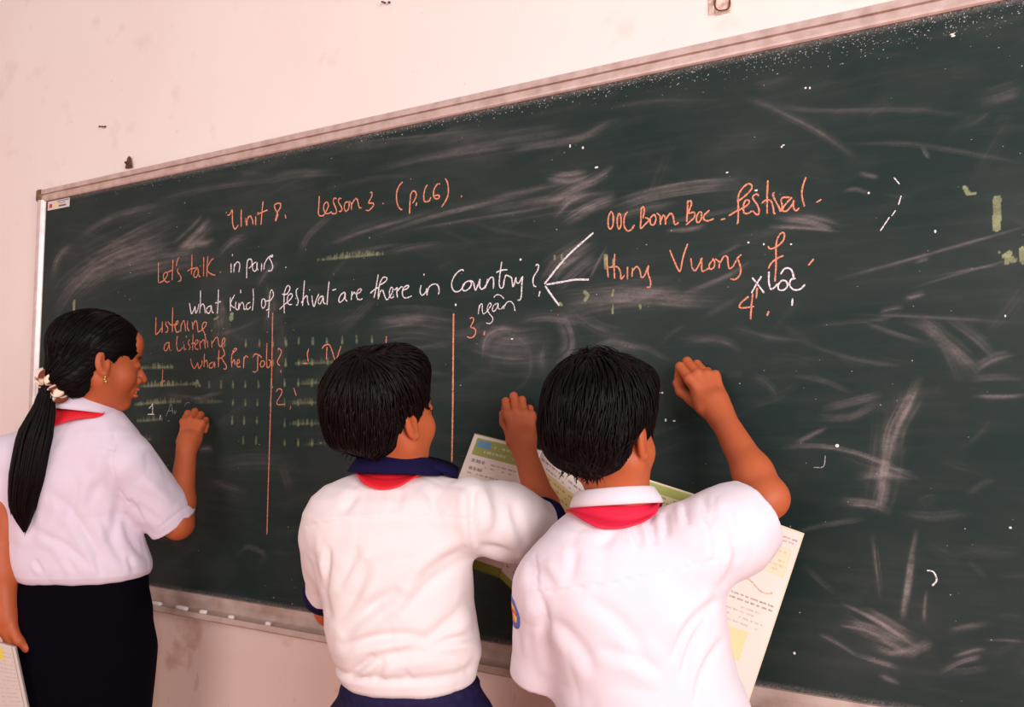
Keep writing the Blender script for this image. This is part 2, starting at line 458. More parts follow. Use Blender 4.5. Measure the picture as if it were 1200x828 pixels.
SM = [
 ([(75, 345), (110, 315), (150, 295), (195, 283)], 20, .22), ([(62, 370), (90, 330), (130, 310)], 12, .18),
 ([(205, 300), (222, 285), (238, 270), (248, 258)], 13, .32), ([(212, 290), (236, 286), (252, 280)], 10, .28),
 ([(85, 285), (130, 255), (190, 240)], 7, .16), ([(180, 235), (240, 220), (330, 208)], 6, .15), ([(110, 300), (160, 270), (205, 250)], 6, .14),
 ([(60, 330), (70, 300), (90, 285)], 9, .16), ([(255, 300), (272, 282), (290, 276)], 7, .22),
 ([(300, 215), (340, 205), (400, 200)], 5, .12), ([(350, 300), (362, 275), (390, 250)], 6, .2), ([(375, 290), (430, 270), (500, 250)], 4, .18),
 ([(440, 275), (520, 250), (620, 228)], 4, .22), ([(480, 270), (560, 256), (660, 240)], 3, .16), ([(540, 240), (600, 228), (680, 212)], 4, .16),
 ([(360, 180), (420, 170), (520, 160), (600, 150)], 9, .1), ([(430, 200), (520, 180), (640, 165)], 8, .1), ([(600, 175), (680, 160), (720, 140)], 8, .12),
 ([(640, 208), (665, 210), (690, 205)], 10, .36), ([(640, 240), (672, 222), (700, 210), (720, 196)], 9, .28), ([(660, 262), (690, 244), (722, 232)], 10, .36),
 ([(650, 255), (668, 236), (692, 226)], 7, .3), ([(715, 245), (760, 230), (820, 220), (872, 216)], 9, .26), ([(730, 232), (800, 216), (868, 210)], 5, .2),
 ([(700, 262), (750, 246), (800, 238)], 8, .2), ([(770, 262), (830, 252), (900, 236)], 4, .14), ([(780, 270), (810, 267), (830, 262)], 4, .26),
 ([(905, 255), (945, 258), (975, 268)], 5, .34), ([(900, 266), (940, 267), (985, 271)], 1.6, .42), ([(925, 252), (955, 254), (985, 262)], 5, .22),
 ([(640, 335), (655, 310), (690, 285)], 13, .16), ([(655, 340), (675, 320), (700, 300)], 10, .18), ([(690, 330), (700, 310), (712, 288)], 3, .3),
 ([(660, 350), (720, 345), (790, 350), (850, 352)], 16, .2), ([(720, 335), (760, 342), (800, 340)], 10, .2), ([(800, 345), (850, 325), (880, 305)], 6, .16), ([(840, 300), (856, 292), (870, 284)], 4, .14),
 ([(655, 365), (668, 390), (668, 410), (650, 425)], 14, .2), ([(640, 400), (634, 420), (640, 440)], 9, .08),
 ([(665, 360), (700, 385), (740, 395)], 10, .15), ([(690, 410), (720, 400), (755, 412)], 7, .2), ([(700, 420), (745, 405), (790, 425)], 5, .12),
 ([(565, 420), (570, 395), (590, 385), (618, 392)], 14, .2), ([(590, 460), (612, 450), (622, 425), (612, 400), (590, 400), (578, 425), (585, 455)], 7, .07), ([(600, 380), (640, 372), (690, 380)], 10, .14),
 ([(520, 395), (545, 390), (570, 380)], 10, .1), ([(440, 380), (470, 375), (505, 372)], 10, .16), ([(395, 390), (420, 370), (440, 350)], 7, .12), ([(300, 340), (312, 320), (330, 305)], 7, .13),
 ([(470, 410), (500, 405), (530, 400)], 4, .1), ([(440, 420), (500, 435), (540, 440)], 3, .09), ([(255, 345), (258, 370), (250, 392)], 8, .14), ([(315, 330), (318, 360), (312, 395)], 10, .15),
 ([(1075, 455), (1060, 480), (1048, 505), (1040, 545)], 17, .3), ([(1045, 500), (1038, 540), (1030, 590)], 11, .26), ([(1080, 440), (1066, 470), (1052, 500)], 8, .26),
 ([(915, 524), (960, 522), (1010, 532), (1080, 562)], 4, .32), ([(930, 520), (950, 510), (970, 500)], 4, .22), ([(955, 490), (1000, 488), (1030, 470)], 8, .2), ([(960, 480), (1000, 470), (1035, 462)], 8, .16),
 ([(1000, 560), (1040, 555), (1070, 560)], 9, .26), ([(985, 590), (1020, 592), (1045, 600)], 7, .28), ([(930, 625), (970, 615), (1015, 608)], 3, .16), ([(1030, 555), (1036, 570), (1030, 595)], 9, .26),
 ([(1060, 370), (1100, 395), (1130, 450)], 14, .12), ([(1080, 380), (1120, 410), (1150, 440)], 12, .15), ([(1110, 370), (1150, 400), (1170, 425)], 9, .14),
 ([(1135, 446), (1170, 443), (1200, 444)], 3, .24), ([(1140, 463), (1170, 464), (1205, 462)], 2.5, .3), ([(1140, 435), (1165, 420), (1190, 415)], 6, .18),
 ([(930, 440), (960, 445), (1000, 460)], 5, .16), ([(935, 400), (1000, 420), (1060, 430)], 6, .08),
 ([(1074, 620), (1066, 660), (1058, 725)], 3, .4), ([(1070, 650), (1064, 690), (1056, 728)], 5, .4), ([(1022, 620), (1026, 660), (1032, 705)], 4, .18), ([(1086, 690), (1084, 710), (1083, 730)], 3, .25),
 ([(985, 705), (1030, 728), (1080, 762)], 3, .42), ([(1010, 712), (1040, 730), (1075, 752)], 8, .34), ([(985, 730), (1020, 738), (1060, 758)], 8, .36), ([(990, 722), (1030, 745), (1070, 770)], 6, .34),
 ([(960, 742), (985, 755), (1005, 768)], 4, .4), ([(1020, 755), (1050, 765), (1090, 750)], 6, .34), ([(1000, 765), (1030, 775), (1055, 782)], 5, .26), ([(1060, 770), (1075, 760), (1095, 752)], 4, .3), ([(1030, 790), (1045, 795), (1055, 802)], 5, .24),
 ([(1100, 788), (1125, 775), (1150, 768)], 6, .3), ([(1115, 770), (1140, 762), (1155, 760)], 4, .22), ([(1110, 785), (1130, 786), (1160, 782)], 5, .2), ([(1150, 750), (1180, 750), (1205, 752)], 3, .16), ([(1110, 740), (1130, 735), (1160, 730)], 6, .14),
 ([(975, 328), (1060, 305), (1205, 264)], 1.6, .24), ([(1090, 325), (1140, 315), (1180, 309)], 2, .24), ([(1060, 340), (1120, 322), (1200, 300)], 2, .12), ([(1060, 350), (1080, 345), (1085, 343)], 5, .28), ([(1070, 308), (1080, 304), (1090, 302)], 3, .28), ([(985, 225), (1000, 222), (1020, 226)], 4, .2), ([(1005, 203), (1018, 206), (1030, 208)], 4, .22),
 ([(980, 368), (1060, 370), (1200, 378)], 1.5, .16), ([(1000, 375), (1060, 395), (1100, 405)], 3, .12), ([(960, 380), (1040, 372), (1060, 360)], 3, .14), ([(1030, 366), (1045, 362), (1060, 360)], 3, .2),
 ([(860, 110), (900, 125), (960, 155), (1010, 190)], 7, .13), ([(880, 118), (960, 130), (1060, 128), (1150, 138)], 6, .1), ([(980, 170), (1060, 168), (1140, 180), (1200, 192)], 4, .13), ([(1080, 170), (1085, 180), (1090, 185)], 3, .25), ([(1140, 120), (1175, 110), (1200, 100)], 14, .1), ([(700, 130), (760, 120), (850, 118)], 8, .08),
 ([(240, 395), (280, 385), (310, 370)], 3, .13), ([(220, 470), (250, 462), (262, 458)], 3, .18), ([(240, 560), (262, 570), (290, 580)], 14, .07), ([(250, 545), (300, 540), (350, 545)], 16, .06), ([(420, 600), (440, 580), (450, 560)], 10, .05),
 ([(330, 545), (336, 560), (340, 575)], 8, .1), ([(275, 650), (290, 640), (310, 650), (300, 665)], 6, .1), ([(180, 630), (200, 635), (220, 640)], 10, .06), ([(232, 528), (245, 526), (250, 530)], 4, .2),
 ([(190, 462), (230, 466), (260, 472)], 6, .1), ([(450, 300), (480, 290), (520, 285)], 5, .1), ([(395, 300), (440, 290), (480, 285)], 3, .14),
 ([(1050, 600), (1090, 605), (1140, 600)], 10, .08), ([(1100, 650), (1150, 645), (1200, 650)], 10, .06), ([(940, 660), (960, 680), (985, 700)], 6, .08), ([(850, 380), (900, 395), (950, 400)], 8, .08), ([(880, 440), (900, 450), (915, 470)], 8, .1), ([(800, 400), (840, 398), (870, 410)], 8, .1),
]
SM += [([(80, 330), (150, 300), (215, 270)], 34, .10), ([(130, 320), (190, 305), (240, 300)], 22, .12), ([(430, 385), (480, 378), (540, 385)], 26, .11), ([(550, 400), (600, 410), (650, 405)], 34, .12), ([(650, 365), (730, 350), (820, 345)], 26, .10),
 ([(640, 320), (670, 300), (700, 280)], 22, .10), ([(560, 250), (640, 235), (720, 225)], 22, .10), ([(250, 350), (262, 380), (255, 420)], 18, .07), ([(318, 330), (326, 400), (322, 470)], 14, .06), ([(1040, 470), (1035, 540), (1020, 600)], 30, .10), ([(1000, 730), (1040, 745), (1080, 760)], 24, .10), ([(690, 430), (740, 440), (780, 470)], 26, .07), ([(500, 180), (580, 165), (680, 150)], 20, .07)]
for s in SM: smudge(*s)
for _ in range(220):                       # faint wipes all over
    x = RNG.uniform(60, 1200); y = RNG.uniform(40, 800); L_ = RNG.uniform(25, 110); a = RNG.normal(-.2, .45)
    smudge([(x, y), (x+L_*.5*math.cos(a), y+L_*.5*math.sin(a)+RNG.uniform(-6, 6)), (x+L_*math.cos(a), y+L_*math.sin(a))], RNG.uniform(4, 16), RNG.uniform(.02, .06), 4)
# remains of yellow-green rule marks
ticks = []
for (y0, xl) in ((401.5, (263, 288, 304, 320, 335.5)), (424.5, (320, 335)), (450, (230, 245, 259, 273, 287.5, 303, 318)), (471, (273, 287.5, 301.5, 317)), (492, (272, 286, 301)), (515.5, (285, 300))):
    ticks += [(x, y0) for x in xl]
for y0, k in ((399, 0), (424, 0), (448, 1), (471, 1), (495, 1), (518, 1)):
    ticks += [(334.5-k, y0), (350-k*.6, y0), (366-k*.6, y0)]
ticks += [(367, 399), (383, 399), (401, 398), (418, 397), (436, 397), (384, 423), (400, 422), (400, 446)]
for x, y in ticks:
    h = RNG.uniform(5, 8)
    stamp(YE, pxy([(x+RNG.uniform(-.4, .4), y-h*.5), (x, y+h*.5)]), 1.1*local_px(x, y)*.8, .5, taper=False)
    stamp(YE, pxy([(x, y+1), (x, y+h*.5)]), 1.4*local_px(x, y), .45, taper=False)
for x0, x1, y0, y1, a in ((160, 205, 431, 430, .55), (160, 232, 452.5, 449.5, .75), (158, 195, 474, 471, .6), (160, 215, 473, 470, .4), (160, 192, 493, 491, .55), (165, 180, 516, 514, .3), (225, 262, 472, 470, .2),
                       (372, 452, 304.5, 297, .7), (345, 400, 426, 424, .35), (348, 385, 449.5, 448, .35), (340, 380, 472.5, 471, .25), (340, 385, 496.5, 496, .3), (355, 385, 521, 519, .12)):
    stamp(YE, pxy([(x0, y0), (x1, y1)]), 1.2*local_px(x0, y0), a*.7)
    for _ in range(int((x1-x0)*.8)):
        t = RNG.random(); x = x0+(x1-x0)*t; y = y0+(y1-y0)*t+.6; h = RNG.uniform(1, 5)*(.4+math.sin(math.pi*t))
        stamp(YE, pxy([(x, y-h), (x, y)]), .8*local_px(x, y), a*RNG.uniform(.4, 1), taper=False)
for poly, w in (([(1168.5, 233), (1168, 267)], 4.6), ([(1178, 300), (1188, 305)], 3.6), ([(1183, 296), (1180, 307)], 3), ([(1198, 292), (1199, 306)], 3.5), ([(1171, 295.5), (1171.5, 296)], 1.3),
                ([(1130, 219), (1133, 226), (1143, 227)], 1.8), ([(1131, 220), (1135, 227)], 2.6), ([(271.5, 369), (271, 373)], 3.6), ([(251, 374), (256, 371.5)], 1.2), ([(87, 353), (86.5, 362)], 2.4),
                ([(709.5, 300), (710.5, 313)], 2.6), ([(719.5, 304), (719, 311)], 2.0), ([(718.5, 340), (718, 346)], 1.3), ([(718.5, 358), (718, 367)], 1.2), ([(685, 342), (689, 346), (686, 351)], 2.2), ([(750, 358), (750.5, 361)], 1.6),
                ([(650, 300), (650, 303)], 1.8), ([(658, 299), (659, 304)], 1.6), ([(655, 309), (662, 308)], 1.0), ([(656, 355), (658, 357)], 1.8), ([(231, 446), (234, 452)], 1.7)):
    q = pxy(poly)
    stamp(YE, q, w*local_px(*poly[0])*.9, .9, taper=False, hard=True)
WH *= (0.8+0.4*RNG.random(WH.shape)).astype(np.float32)
YE *= (0.75+0.35*RNG.random(YE.shape)).astype(np.float32)
XX, ZZg = np.meshgrid(xs, zs, indexing='ij')
edge = np.clip(1-(BZ1-ZZg)/0.016, 0, 1)+np.clip(1-(ZZg-BZ0)/0.014, 0, 1)
WH = np.maximum(WH, np.clip(edge, 0, 1).astype(np.float32)*RNG.random(WH.shape)*.75)
vv = np.stack([XX.ravel(), np.full(XX.size, BOARD_Y), ZZg.ravel()], 1)
idx = np.arange(NX*NZ).reshape(NX, NZ)
ff = np.stack([idx[:-1, :-1], idx[1:, :-1], idx[1:, 1:], idx[:-1, 1:]], -1).reshape(-1, 4)
nb = len(vv)    # a backing so that the slate is a panel with thickness
b0 = np.array([[xs[0], 0, zs[0]], [xs[-1], 0, zs[0]], [xs[-1], 0, zs[-1]], [xs[0], 0, zs[-1]]])
cor = [idx[0, 0], idx[-1, 0], idx[-1, -1], idx[0, -1]]
side = np.array([[cor[i], nb+i, nb+(i+1) % 4, cor[(i+1) % 4]] for i in range(4)]+[[nb+3, nb+2, nb+1, nb]])
cols = np.zeros((len(vv)+4, 3), np.float32); cols[:nb, 0] = WH.ravel(); cols[:nb, 1] = YE.ravel()

def slate_material():
    m = bpy.data.materials.new('green_slate'); m.use_nodes = True
    nt = m.node_tree; N = nt.nodes; L = nt.links; b = N['Principled BSDF']
    b.inputs['Roughness'].default_value = 0.62; b.inputs['Specular IOR Level'].default_value = 0.25
    a = N.new('ShaderNodeAttribute'); a.attribute_name = 'tint'
    s = N.new('ShaderNodeSeparateColor'); L.new(a.outputs['Color'], s.inputs[0])
    tc = N.new('ShaderNodeTexCoord')
    def noise(scale, st, detail):
        mp = N.new('ShaderNodeMapping'); mp.inputs['Scale'].default_value = st; L.new(tc.outputs['Object'], mp.inputs['Vector'])
        n = N.new('ShaderNodeTexNoise'); n.inputs['Scale'].default_value = scale; n.inputs['Detail'].default_value = detail
        n.inputs['Roughness'].default_value = .65
        L.new(mp.outputs['Vector'], n.inputs['Vector']); return n.outputs['Fac']
    def rng(x, a0, a1, b0, b1):
        r = N.new('ShaderNodeMapRange'); L.new(x, r.inputs['Value'])
        for k, q in zip(('From Min', 'From Max', 'To Min', 'To Max'), (a0, a1, b0, b1)): r.inputs[k].default_value = q
        return r.outputs['Result']
    def mul(x, y):
        q = N.new('ShaderNodeMath'); q.operation = 'MULTIPLY'; L.new(x, q.inputs[0])
        if isinstance(y, float): q.inputs[1].default_value = y
        else: L.new(y, q.inputs[1])
        return q.outputs[0]
    def add(x, y):
        q = N.new('ShaderNodeMath'); q.operation = 'ADD'; L.new(x, q.inputs[0]); L.new(y, q.inputs[1]); return q.outputs[0]
    def mix(A, f, col):
        x = N.new('ShaderNodeMix'); x.data_type = 'RGBA'; L.new(f, x.inputs['Factor'])
        if isinstance(A, tuple): x.inputs['A'].default_value = A
        else: L.new(A, x.inputs['A'])
        x.inputs['B'].default_value = rgba(col); return x.outputs['Result']
    haze = rng(noise(2.2, (1, 1, 1.6), 5), .42, .75, 0.0, .055)
    fine = rng(noise(45, (0.35, 1, 1.1), 5), .3, .75, .35, 1.3)
    streak = rng(noise(7, (0.5, 1, 6), 6), .5, .8, 0.0, .035)
    w = add(mul(s.outputs[0], fine), add(haze, streak))
    c = mix(rgba((22, 42, 39)), w, (174, 157, 154))
    c = mix(c, mul(s.outputs[1], fine), (158, 164, 122))
    L.new(c, b.inputs['Base Color'])
    return m
mesh_obj('writing_surface', np.vstack([vv, b0]), np.vstack([ff, side]), slate_material(), board, smooth=False, cols=cols)

# frame -------------------------------------------------------------------
M_ALU = material('worn_aluminium', (214, 190, 182), rough=0.42, metal=0.25, noise=(30, (176, 146, 134), .7))
M_ALU2 = material('bare_aluminium', (226, 212, 210), rough=0.35, metal=0.35, noise=(40, (190, 170, 160), .5))
EX, EY, EZ = np.eye(3)
FT = 0.0355
def rail_profile(h):      # (outward, towards the room)
    return [(-.003, .0), (-.003, .030), (.0, .033), (.004, .034), (h*.42, .034), (h*.47, .030), (h*.52, .030), (h*.56, .037), (h*.94, .037), (h, .034), (h, .0)]
g = Geo(); g.extrude([(u, -w) for u, w in rail_profile(FT)], (BX0-.034, 0, BZ1), (BX1+.034, 0, BZ1), EZ, EY); g.build('frame_rail', M_ALU, board, smooth=False)
def round_profile(h):
    return [(-.003, 0), (-.003, .028)]+[(h*.5-h*.5*math.cos(a), .028+.012*math.sin(a)) for a in np.linspace(.15, math.pi-.1, 8)]+[(h, 0)]
for x, sgn, nm in ((BX0, -1, 'left'), (BX1, 1, 'right')):
    g = Geo(); g.extrude([(sgn*u, -w) for u, w in round_profile(.033)], (x, 0, BZ0-.02), (x, 0, BZ1+.001), EX, EY)
    g.build('frame_stile', M_ALU2, board, smooth=False)
g = Geo()
tray = [(-.003, 0), (-.003, .034), (.010, .036), (.030, .036), (.032, .042), (.034, .066), (.0305, .068), (.0305, .074), (.043, .076), (.048, .070), (.048, .0)]
g.extrude([(-u, -w) for u, w in tray], (BX0-.030, 0, BZ0), (BX1+.030, 0, BZ0), EZ, EY)
M_TRAY = material('dusty_tray', (206, 182, 170), rough=0.55, metal=0.1, noise=(18, (164, 130, 116), .75))
tr = g.build('chalk_tray', M_TRAY, board, smooth=False)
M_BRASS = material('stained_corner', (150, 116, 74), rough=0.5, noise=(60, (92, 66, 40), .9))
g = Geo(); g.box((BX0-.0355, -.040, BZ1-.002), (BX0-.012, 0.0, BZ1+.037), .003); g.build('corner_cap', M_BRASS, board)
# broken chalk and dust lying in the tray
M_CHALK = material('chalk', (246, 236, 232), rough=0.95, bump=(200, .4, .001))

# maker's sticker in the top left corner
def sticker():
    q = [B(56.5, 237), B(82, 231.5), B(82, 244), B(56.5, 248.5)]
    x0, x1 = q[0][0], q[1][0]; z1 = BZ1-.006; z0 = z1-.029
    n, k = 64, 28
    X, Z = np.meshgrid(np.linspace(x0, x1, n), np.linspace(z0, z1, k), indexing='ij')
    u, w = np.meshgrid(np.linspace(0, 1, n), np.linspace(0, 1, k), indexing='ij')
    c = np.tile(lin((226, 214, 210)), (n, k, 1))
    def rect(a, b, d, e, col): c[(u > a) & (u < b) & (w > d) & (w < e)] = lin(col)
    rect(.30, .55, .1, .8, (236, 216, 170)); rect(.07, .22, .25, .68, (196, 70, 44))
    rect(.42, .97, .80, .9, (120, 110, 150)); rect(.5, .8, .56, .66, (110, 100, 130)); rect(.52, .85, .22, .38, (90, 84, 110))
    v = np.concatenate([np.stack([X, np.full_like(X, y), Z], -1).reshape(-1, 3) for y in (BOARD_Y-.0012, BOARD_Y-.0002)])
    I = np.arange(n*k).reshape(n, k)
    f = np.stack([I[:-1, :-1], I[1:, :-1], I[1:, 1:], I[:-1, 1:]], -1).reshape(-1, 4)
    ring = np.concatenate([I[:, 0], I[-1, 1:], I[-2::-1, -1], I[0, -2:0:-1]])
    s = np.stack([ring, ring+n*k, np.roll(ring, -1)+n*k, np.roll(ring, -1)], 1)
    mesh_obj('sticker', v, np.vstack([f, s, f[:, ::-1]+n*k]), material('sticker_print', (220, 210, 205), rough=.5, attr='tint'), board, False, np.vstack([c.reshape(-1, 3)]*2), 'small white printed maker sticker with a red mark')
sticker()

# chalk handwriting -----------------------------------------------------------
def chalk_material(name, col):
    m = bpy.data.materials.new(name); m.use_nodes = True
    nt = m.node_tree; N = nt.nodes; L = nt.links; b = N['Principled BSDF']
    b.inputs['Base Color'].default_value = rgba(col); b.inputs['Roughness'].default_value = .95
    tc = N.new('ShaderNodeTexCoord'); n = N.new('ShaderNodeTexNoise'); n.inputs['Scale'].default_value = 420; n.inputs['Detail'].default_value = 2
    L.new(tc.outputs['Object'], n.inputs['Vector'])
    r = N.new('ShaderNodeMapRange'); r.inputs['From Min'].default_value = .30; r.inputs['From Max'].default_value = .52; r.inputs['To Min'].default_value = .15
    L.new(n.outputs['Fac'], r.inputs['Value'])
    t = N.new('ShaderNodeBsdfTransparent'); x = N.new('ShaderNodeMixShader')
    L.new(r.outputs['Result'], x.inputs[0]); L.new(t.outputs[0], x.inputs[1]); L.new(b.outputs[0], x.inputs[2])
    L.new(x.outputs[0], N['Material Output'].inputs['Surface'])
    return m
M_OR = chalk_material('orange_chalk_line', (246, 156, 122))
M_OR2 = chalk_material('red_orange_chalk_line', (232, 140, 108))
M_WH = chalk_material('white_chalk_line', (250, 238, 240))
M_WF = chalk_material('faint_white_chalk_line', (170, 165, 165))
def write(label, x0, y0, s, strokes, mat, w=1.5, name='chalk_writing'):
    """handwriting: strokes in crop coordinates (origin x0,y0, scale s picture px per unit); one mesh per word"""
    lines = [[(x0+a*s, y0+b*s) for a, b in q] for q in strokes]
    words = []
    for q in sorted(lines, key=lambda q: min(a for a, b in q)):
        if words and name == 'chalk_writing' and min(a for a, b in q) < words[-1][1]+5.5:
            words[-1][0].append(q); words[-1][1] = max(words[-1][1], max(a for a, b in q))
        else: words.append([[q], max(a for a, b in q)])
    for wl, _ in words:
        g = Geo()
        for k, pts in enumerate(wl):
            if len(pts) == 1: pts = [(pts[0][0], pts[0][1]-.8), (pts[0][0]-.2, pts[0][1]+.8)]
            ln = sum(math.dist(pts[i], pts[i+1]) for i in range(len(pts)-1))
            q = spline(pts, max(4, int(ln/1.1)+2))
            W3 = np.array([B(a, b, BOARD_Y-.0004-.00004*(k % 5)) for a, b in q])
            t = np.gradient(W3, axis=0); t /= np.linalg.norm(t, axis=1)[:, None]+1e-12
            nr = np.stack([-t[:, 2], np.zeros(len(t)), t[:, 0]], 1)
            hw = .44*w*local_px(*q[0])*(1+.22*np.array([random.uniform(-1, 1) for _ in q]))
            hw[0] *= .6; hw[-1] *= .6
            n = len(q)
            v = np.concatenate([W3+nr*hw[:, None], W3-np.array([0, .0005, 0]), W3-nr*hw[:, None]])
            f = [(i, i+1, n+i+1, n+i) for i in range(n-1)]+[(n+i, n+i+1, 2*n+i+1, 2*n+i) for i in range(n-1)]
            g.add(v, f)
        g.build(name, mat, board, True, label if len(words) == 1 else None)

S12 = 1/12
write('orange handwritten words Unit 8', 260, 220, S12, [
 [(75, 385), (110, 375), (145, 310), (148, 400), (152, 500), (170, 565), (190, 578), (215, 545), (235, 520)], [(275, 300), (270, 400), (272, 550)],
 [(335, 425), (348, 525), (360, 440), (395, 395), (425, 440), (440, 515)], [(475, 400), (475, 525)], [(510, 350)], [(580, 190), (565, 330), (550, 520)], [(500, 375), (560, 345), (645, 310)],
 [(790, 215), (745, 235), (742, 275), (775, 345), (785, 385), (755, 470)], [(790, 215), (825, 225), (820, 280), (785, 340), (760, 430), (752, 472)], [(890, 375), (900, 430)]], M_OR, 2.0)
write('orange handwritten words Lesson 3', 360, 200, S12, [
 [(170, 355), (165, 480), (160, 615), (220, 630), (265, 570), (300, 490), (275, 440), (240, 470), (232, 540), (262, 600), (310, 595), (345, 570)],
 [(415, 395), (380, 385), (368, 440), (405, 530), (410, 590), (370, 605), (340, 590)], [(485, 390), (450, 390), (440, 440), (485, 520), (480, 565), (445, 572)],
 [(580, 435), (535, 450), (520, 520), (540, 568), (575, 545), (590, 480), (580, 440)], [(590, 430), (620, 460), (622, 550)], [(622, 480), (670, 400), (700, 395), (715, 450), (735, 520), (770, 515)],
 [(885, 310), (905, 300), (910, 350), (870, 430), (865, 455), (925, 455), (930, 490), (870, 555), (825, 555)], [(1068, 460)]], M_OR, 1.8)
write('orange handwritten page note (p.66)', 450, 200, S12, [
 [(262, 155), (215, 210), (182, 290), (175, 380), (190, 470), (225, 535), (262, 545)], [(375, 320), (365, 450), (358, 605)], [(370, 345), (400, 290), (435, 290), (455, 340), (430, 410), (400, 460)], [(460, 445), (448, 495)],
 [(610, 195), (575, 260), (558, 360), (572, 430), (630, 425), (660, 370)], [(790, 185), (750, 190), (710, 250), (695, 320), (710, 385), (765, 390), (775, 345), (710, 350)],
 [(860, 110), (890, 160), (905, 260), (895, 360), (850, 450), (808, 510)], [(1090, 345), (1090, 375)]], M_OR, 2.0)
write("orange handwritten words Let's talk", 175, 285, S12, [
 [(128, 265), (128, 400), (130, 545), (160, 545), (215, 510), (255, 440), (245, 405), (205, 430), (200, 490), (240, 545), (290, 530)], [(333, 230), (325, 400), (320, 520)], [(265, 400), (335, 375)], [(420, 190), (390, 250), (380, 320)],
 [(405, 350), (395, 395), (440, 465), (440, 520), (400, 535)], [(600, 160), (597, 300), (592, 440)], [(535, 390), (590, 360), (680, 340)], [(680, 350), (640, 390), (625, 455), (650, 480), (685, 430), (685, 350)], [(685, 350), (695, 450), (720, 470)],
 [(765, 190), (762, 465)], [(825, 180), (812, 320), (808, 475)], [(905, 215), (880, 225), (820, 330), (820, 390), (870, 430), (930, 450)], [(1000, 405)]], M_OR2, 1.7)
write('white handwritten words in pairs', 240, 280, S12, [
 [(368, 340), (370, 475)], [(390, 210), (388, 240)], [(415, 345), (408, 470)], [(412, 390), (450, 325), (485, 335), (490, 390), (478, 465)], [(600, 290), (590, 400), (588, 550)], [(595, 320), (625, 280), (660, 300), (660, 370), (620, 410)],
 [(725, 320), (680, 350), (670, 400), (690, 450), (725, 430), (735, 330)], [(738, 325), (735, 400), (750, 440)], [(800, 340), (795, 455)], [(830, 430), (840, 350), (880, 275), (920, 240), (950, 225), (950, 250), (905, 255), (940, 330), (955, 400), (930, 445), (890, 445)], [(1140, 395)]], M_WH, 1.7)
write('white handwritten words what kind of', 210, 320, .1, [
 [(120, 350), (130, 410), (145, 475), (175, 420), (185, 390), (195, 470), (225, 400), (225, 360)], [(250, 200), (248, 340), (240, 470)], [(245, 400), (275, 360), (295, 390), (305, 470)], [(375, 380), (330, 400), (320, 450), (350, 470), (370, 420), (375, 380), (385, 450), (405, 465)],
 [(460, 190), (455, 350), (445, 475)], [(420, 350), (490, 330)], [(600, 280), (598, 360), (600, 445)], [(650, 250), (610, 330), (605, 370), (650, 410)], [(665, 330), (660, 405), (690, 425), (700, 350)], [(720, 190), (720, 235)], [(700, 345), (705, 425)], [(705, 390), (735, 340), (755, 370), (760, 420), (785, 420)],
 [(835, 340), (795, 360), (785, 400), (805, 425), (840, 390)], [(865, 180), (870, 300), (858, 440)], [(970, 300), (965, 380), (985, 410), (1010, 370), (1005, 310), (975, 300)], [(1060, 330), (1090, 290), (1105, 250), (1090, 200), (1070, 210), (1058, 300), (1050, 420), (1045, 520)], [(1000, 330), (1055, 320)], [(1020, 435), (1060, 410)]], M_WH, 1.6)
write('white handwritten words festival are', 310, 310, .1, [
 [(205, 345), (260, 345), (295, 290), (290, 250), (265, 250), (235, 320), (228, 420), (232, 570)], [(175, 525), (230, 470), (290, 420), (325, 370), (315, 340), (280, 360), (265, 420), (285, 465), (325, 465)], [(395, 275), (372, 300), (375, 360), (395, 420), (385, 470), (370, 470)],
 [(468, 185), (458, 320), (445, 485)], [(430, 450), (480, 370), (500, 370), (505, 430), (520, 475)], [(530, 295)], [(555, 360), (560, 430), (580, 490), (610, 400), (640, 340)], [(685, 365), (645, 385), (628, 440), (650, 460), (680, 400), (690, 370), (690, 440), (715, 460)], [(757, 195), (742, 330), (732, 470)], [(795, 300), (840, 285)],
 [(940, 320), (895, 350), (870, 410), (885, 440), (930, 400), (945, 330), (945, 400), (970, 430)], [(1025, 310), (1015, 415)], [(1015, 370), (1050, 325), (1065, 345)], [(1075, 350), (1120, 320), (1135, 290), (1110, 285), (1080, 330), (1085, 395), (1120, 410), (1150, 395)]], M_WH, 1.7)
write('white handwritten words there in', 420, 310, .1, [
 [(232, 115), (205, 280), (182, 390)], [(140, 335), (190, 290), (250, 260)], [(240, 240), (300, 210), (335, 170), (325, 150), (290, 150), (255, 210), (235, 320), (232, 405)], [(235, 390), (260, 310), (285, 300), (305, 360), (330, 410), (355, 395)], [(355, 390), (395, 330), (405, 280), (385, 265), (365, 310), (365, 360), (385, 390), (420, 370)],
 [(420, 300), (455, 270), (450, 330), (460, 385)], [(455, 310), (500, 260), (520, 265)], [(520, 300), (570, 280), (590, 250), (565, 245), (525, 280), (515, 340), (535, 385), (580, 385), (625, 365)], [(735, 240), (722, 310), (745, 358), (790, 320), (800, 280)], [(768, 105), (768, 130)], [(800, 275), (805, 360)], [(805, 330), (830, 260), (880, 228), (930, 240), (945, 300), (938, 350)]], M_WH, 1.8)
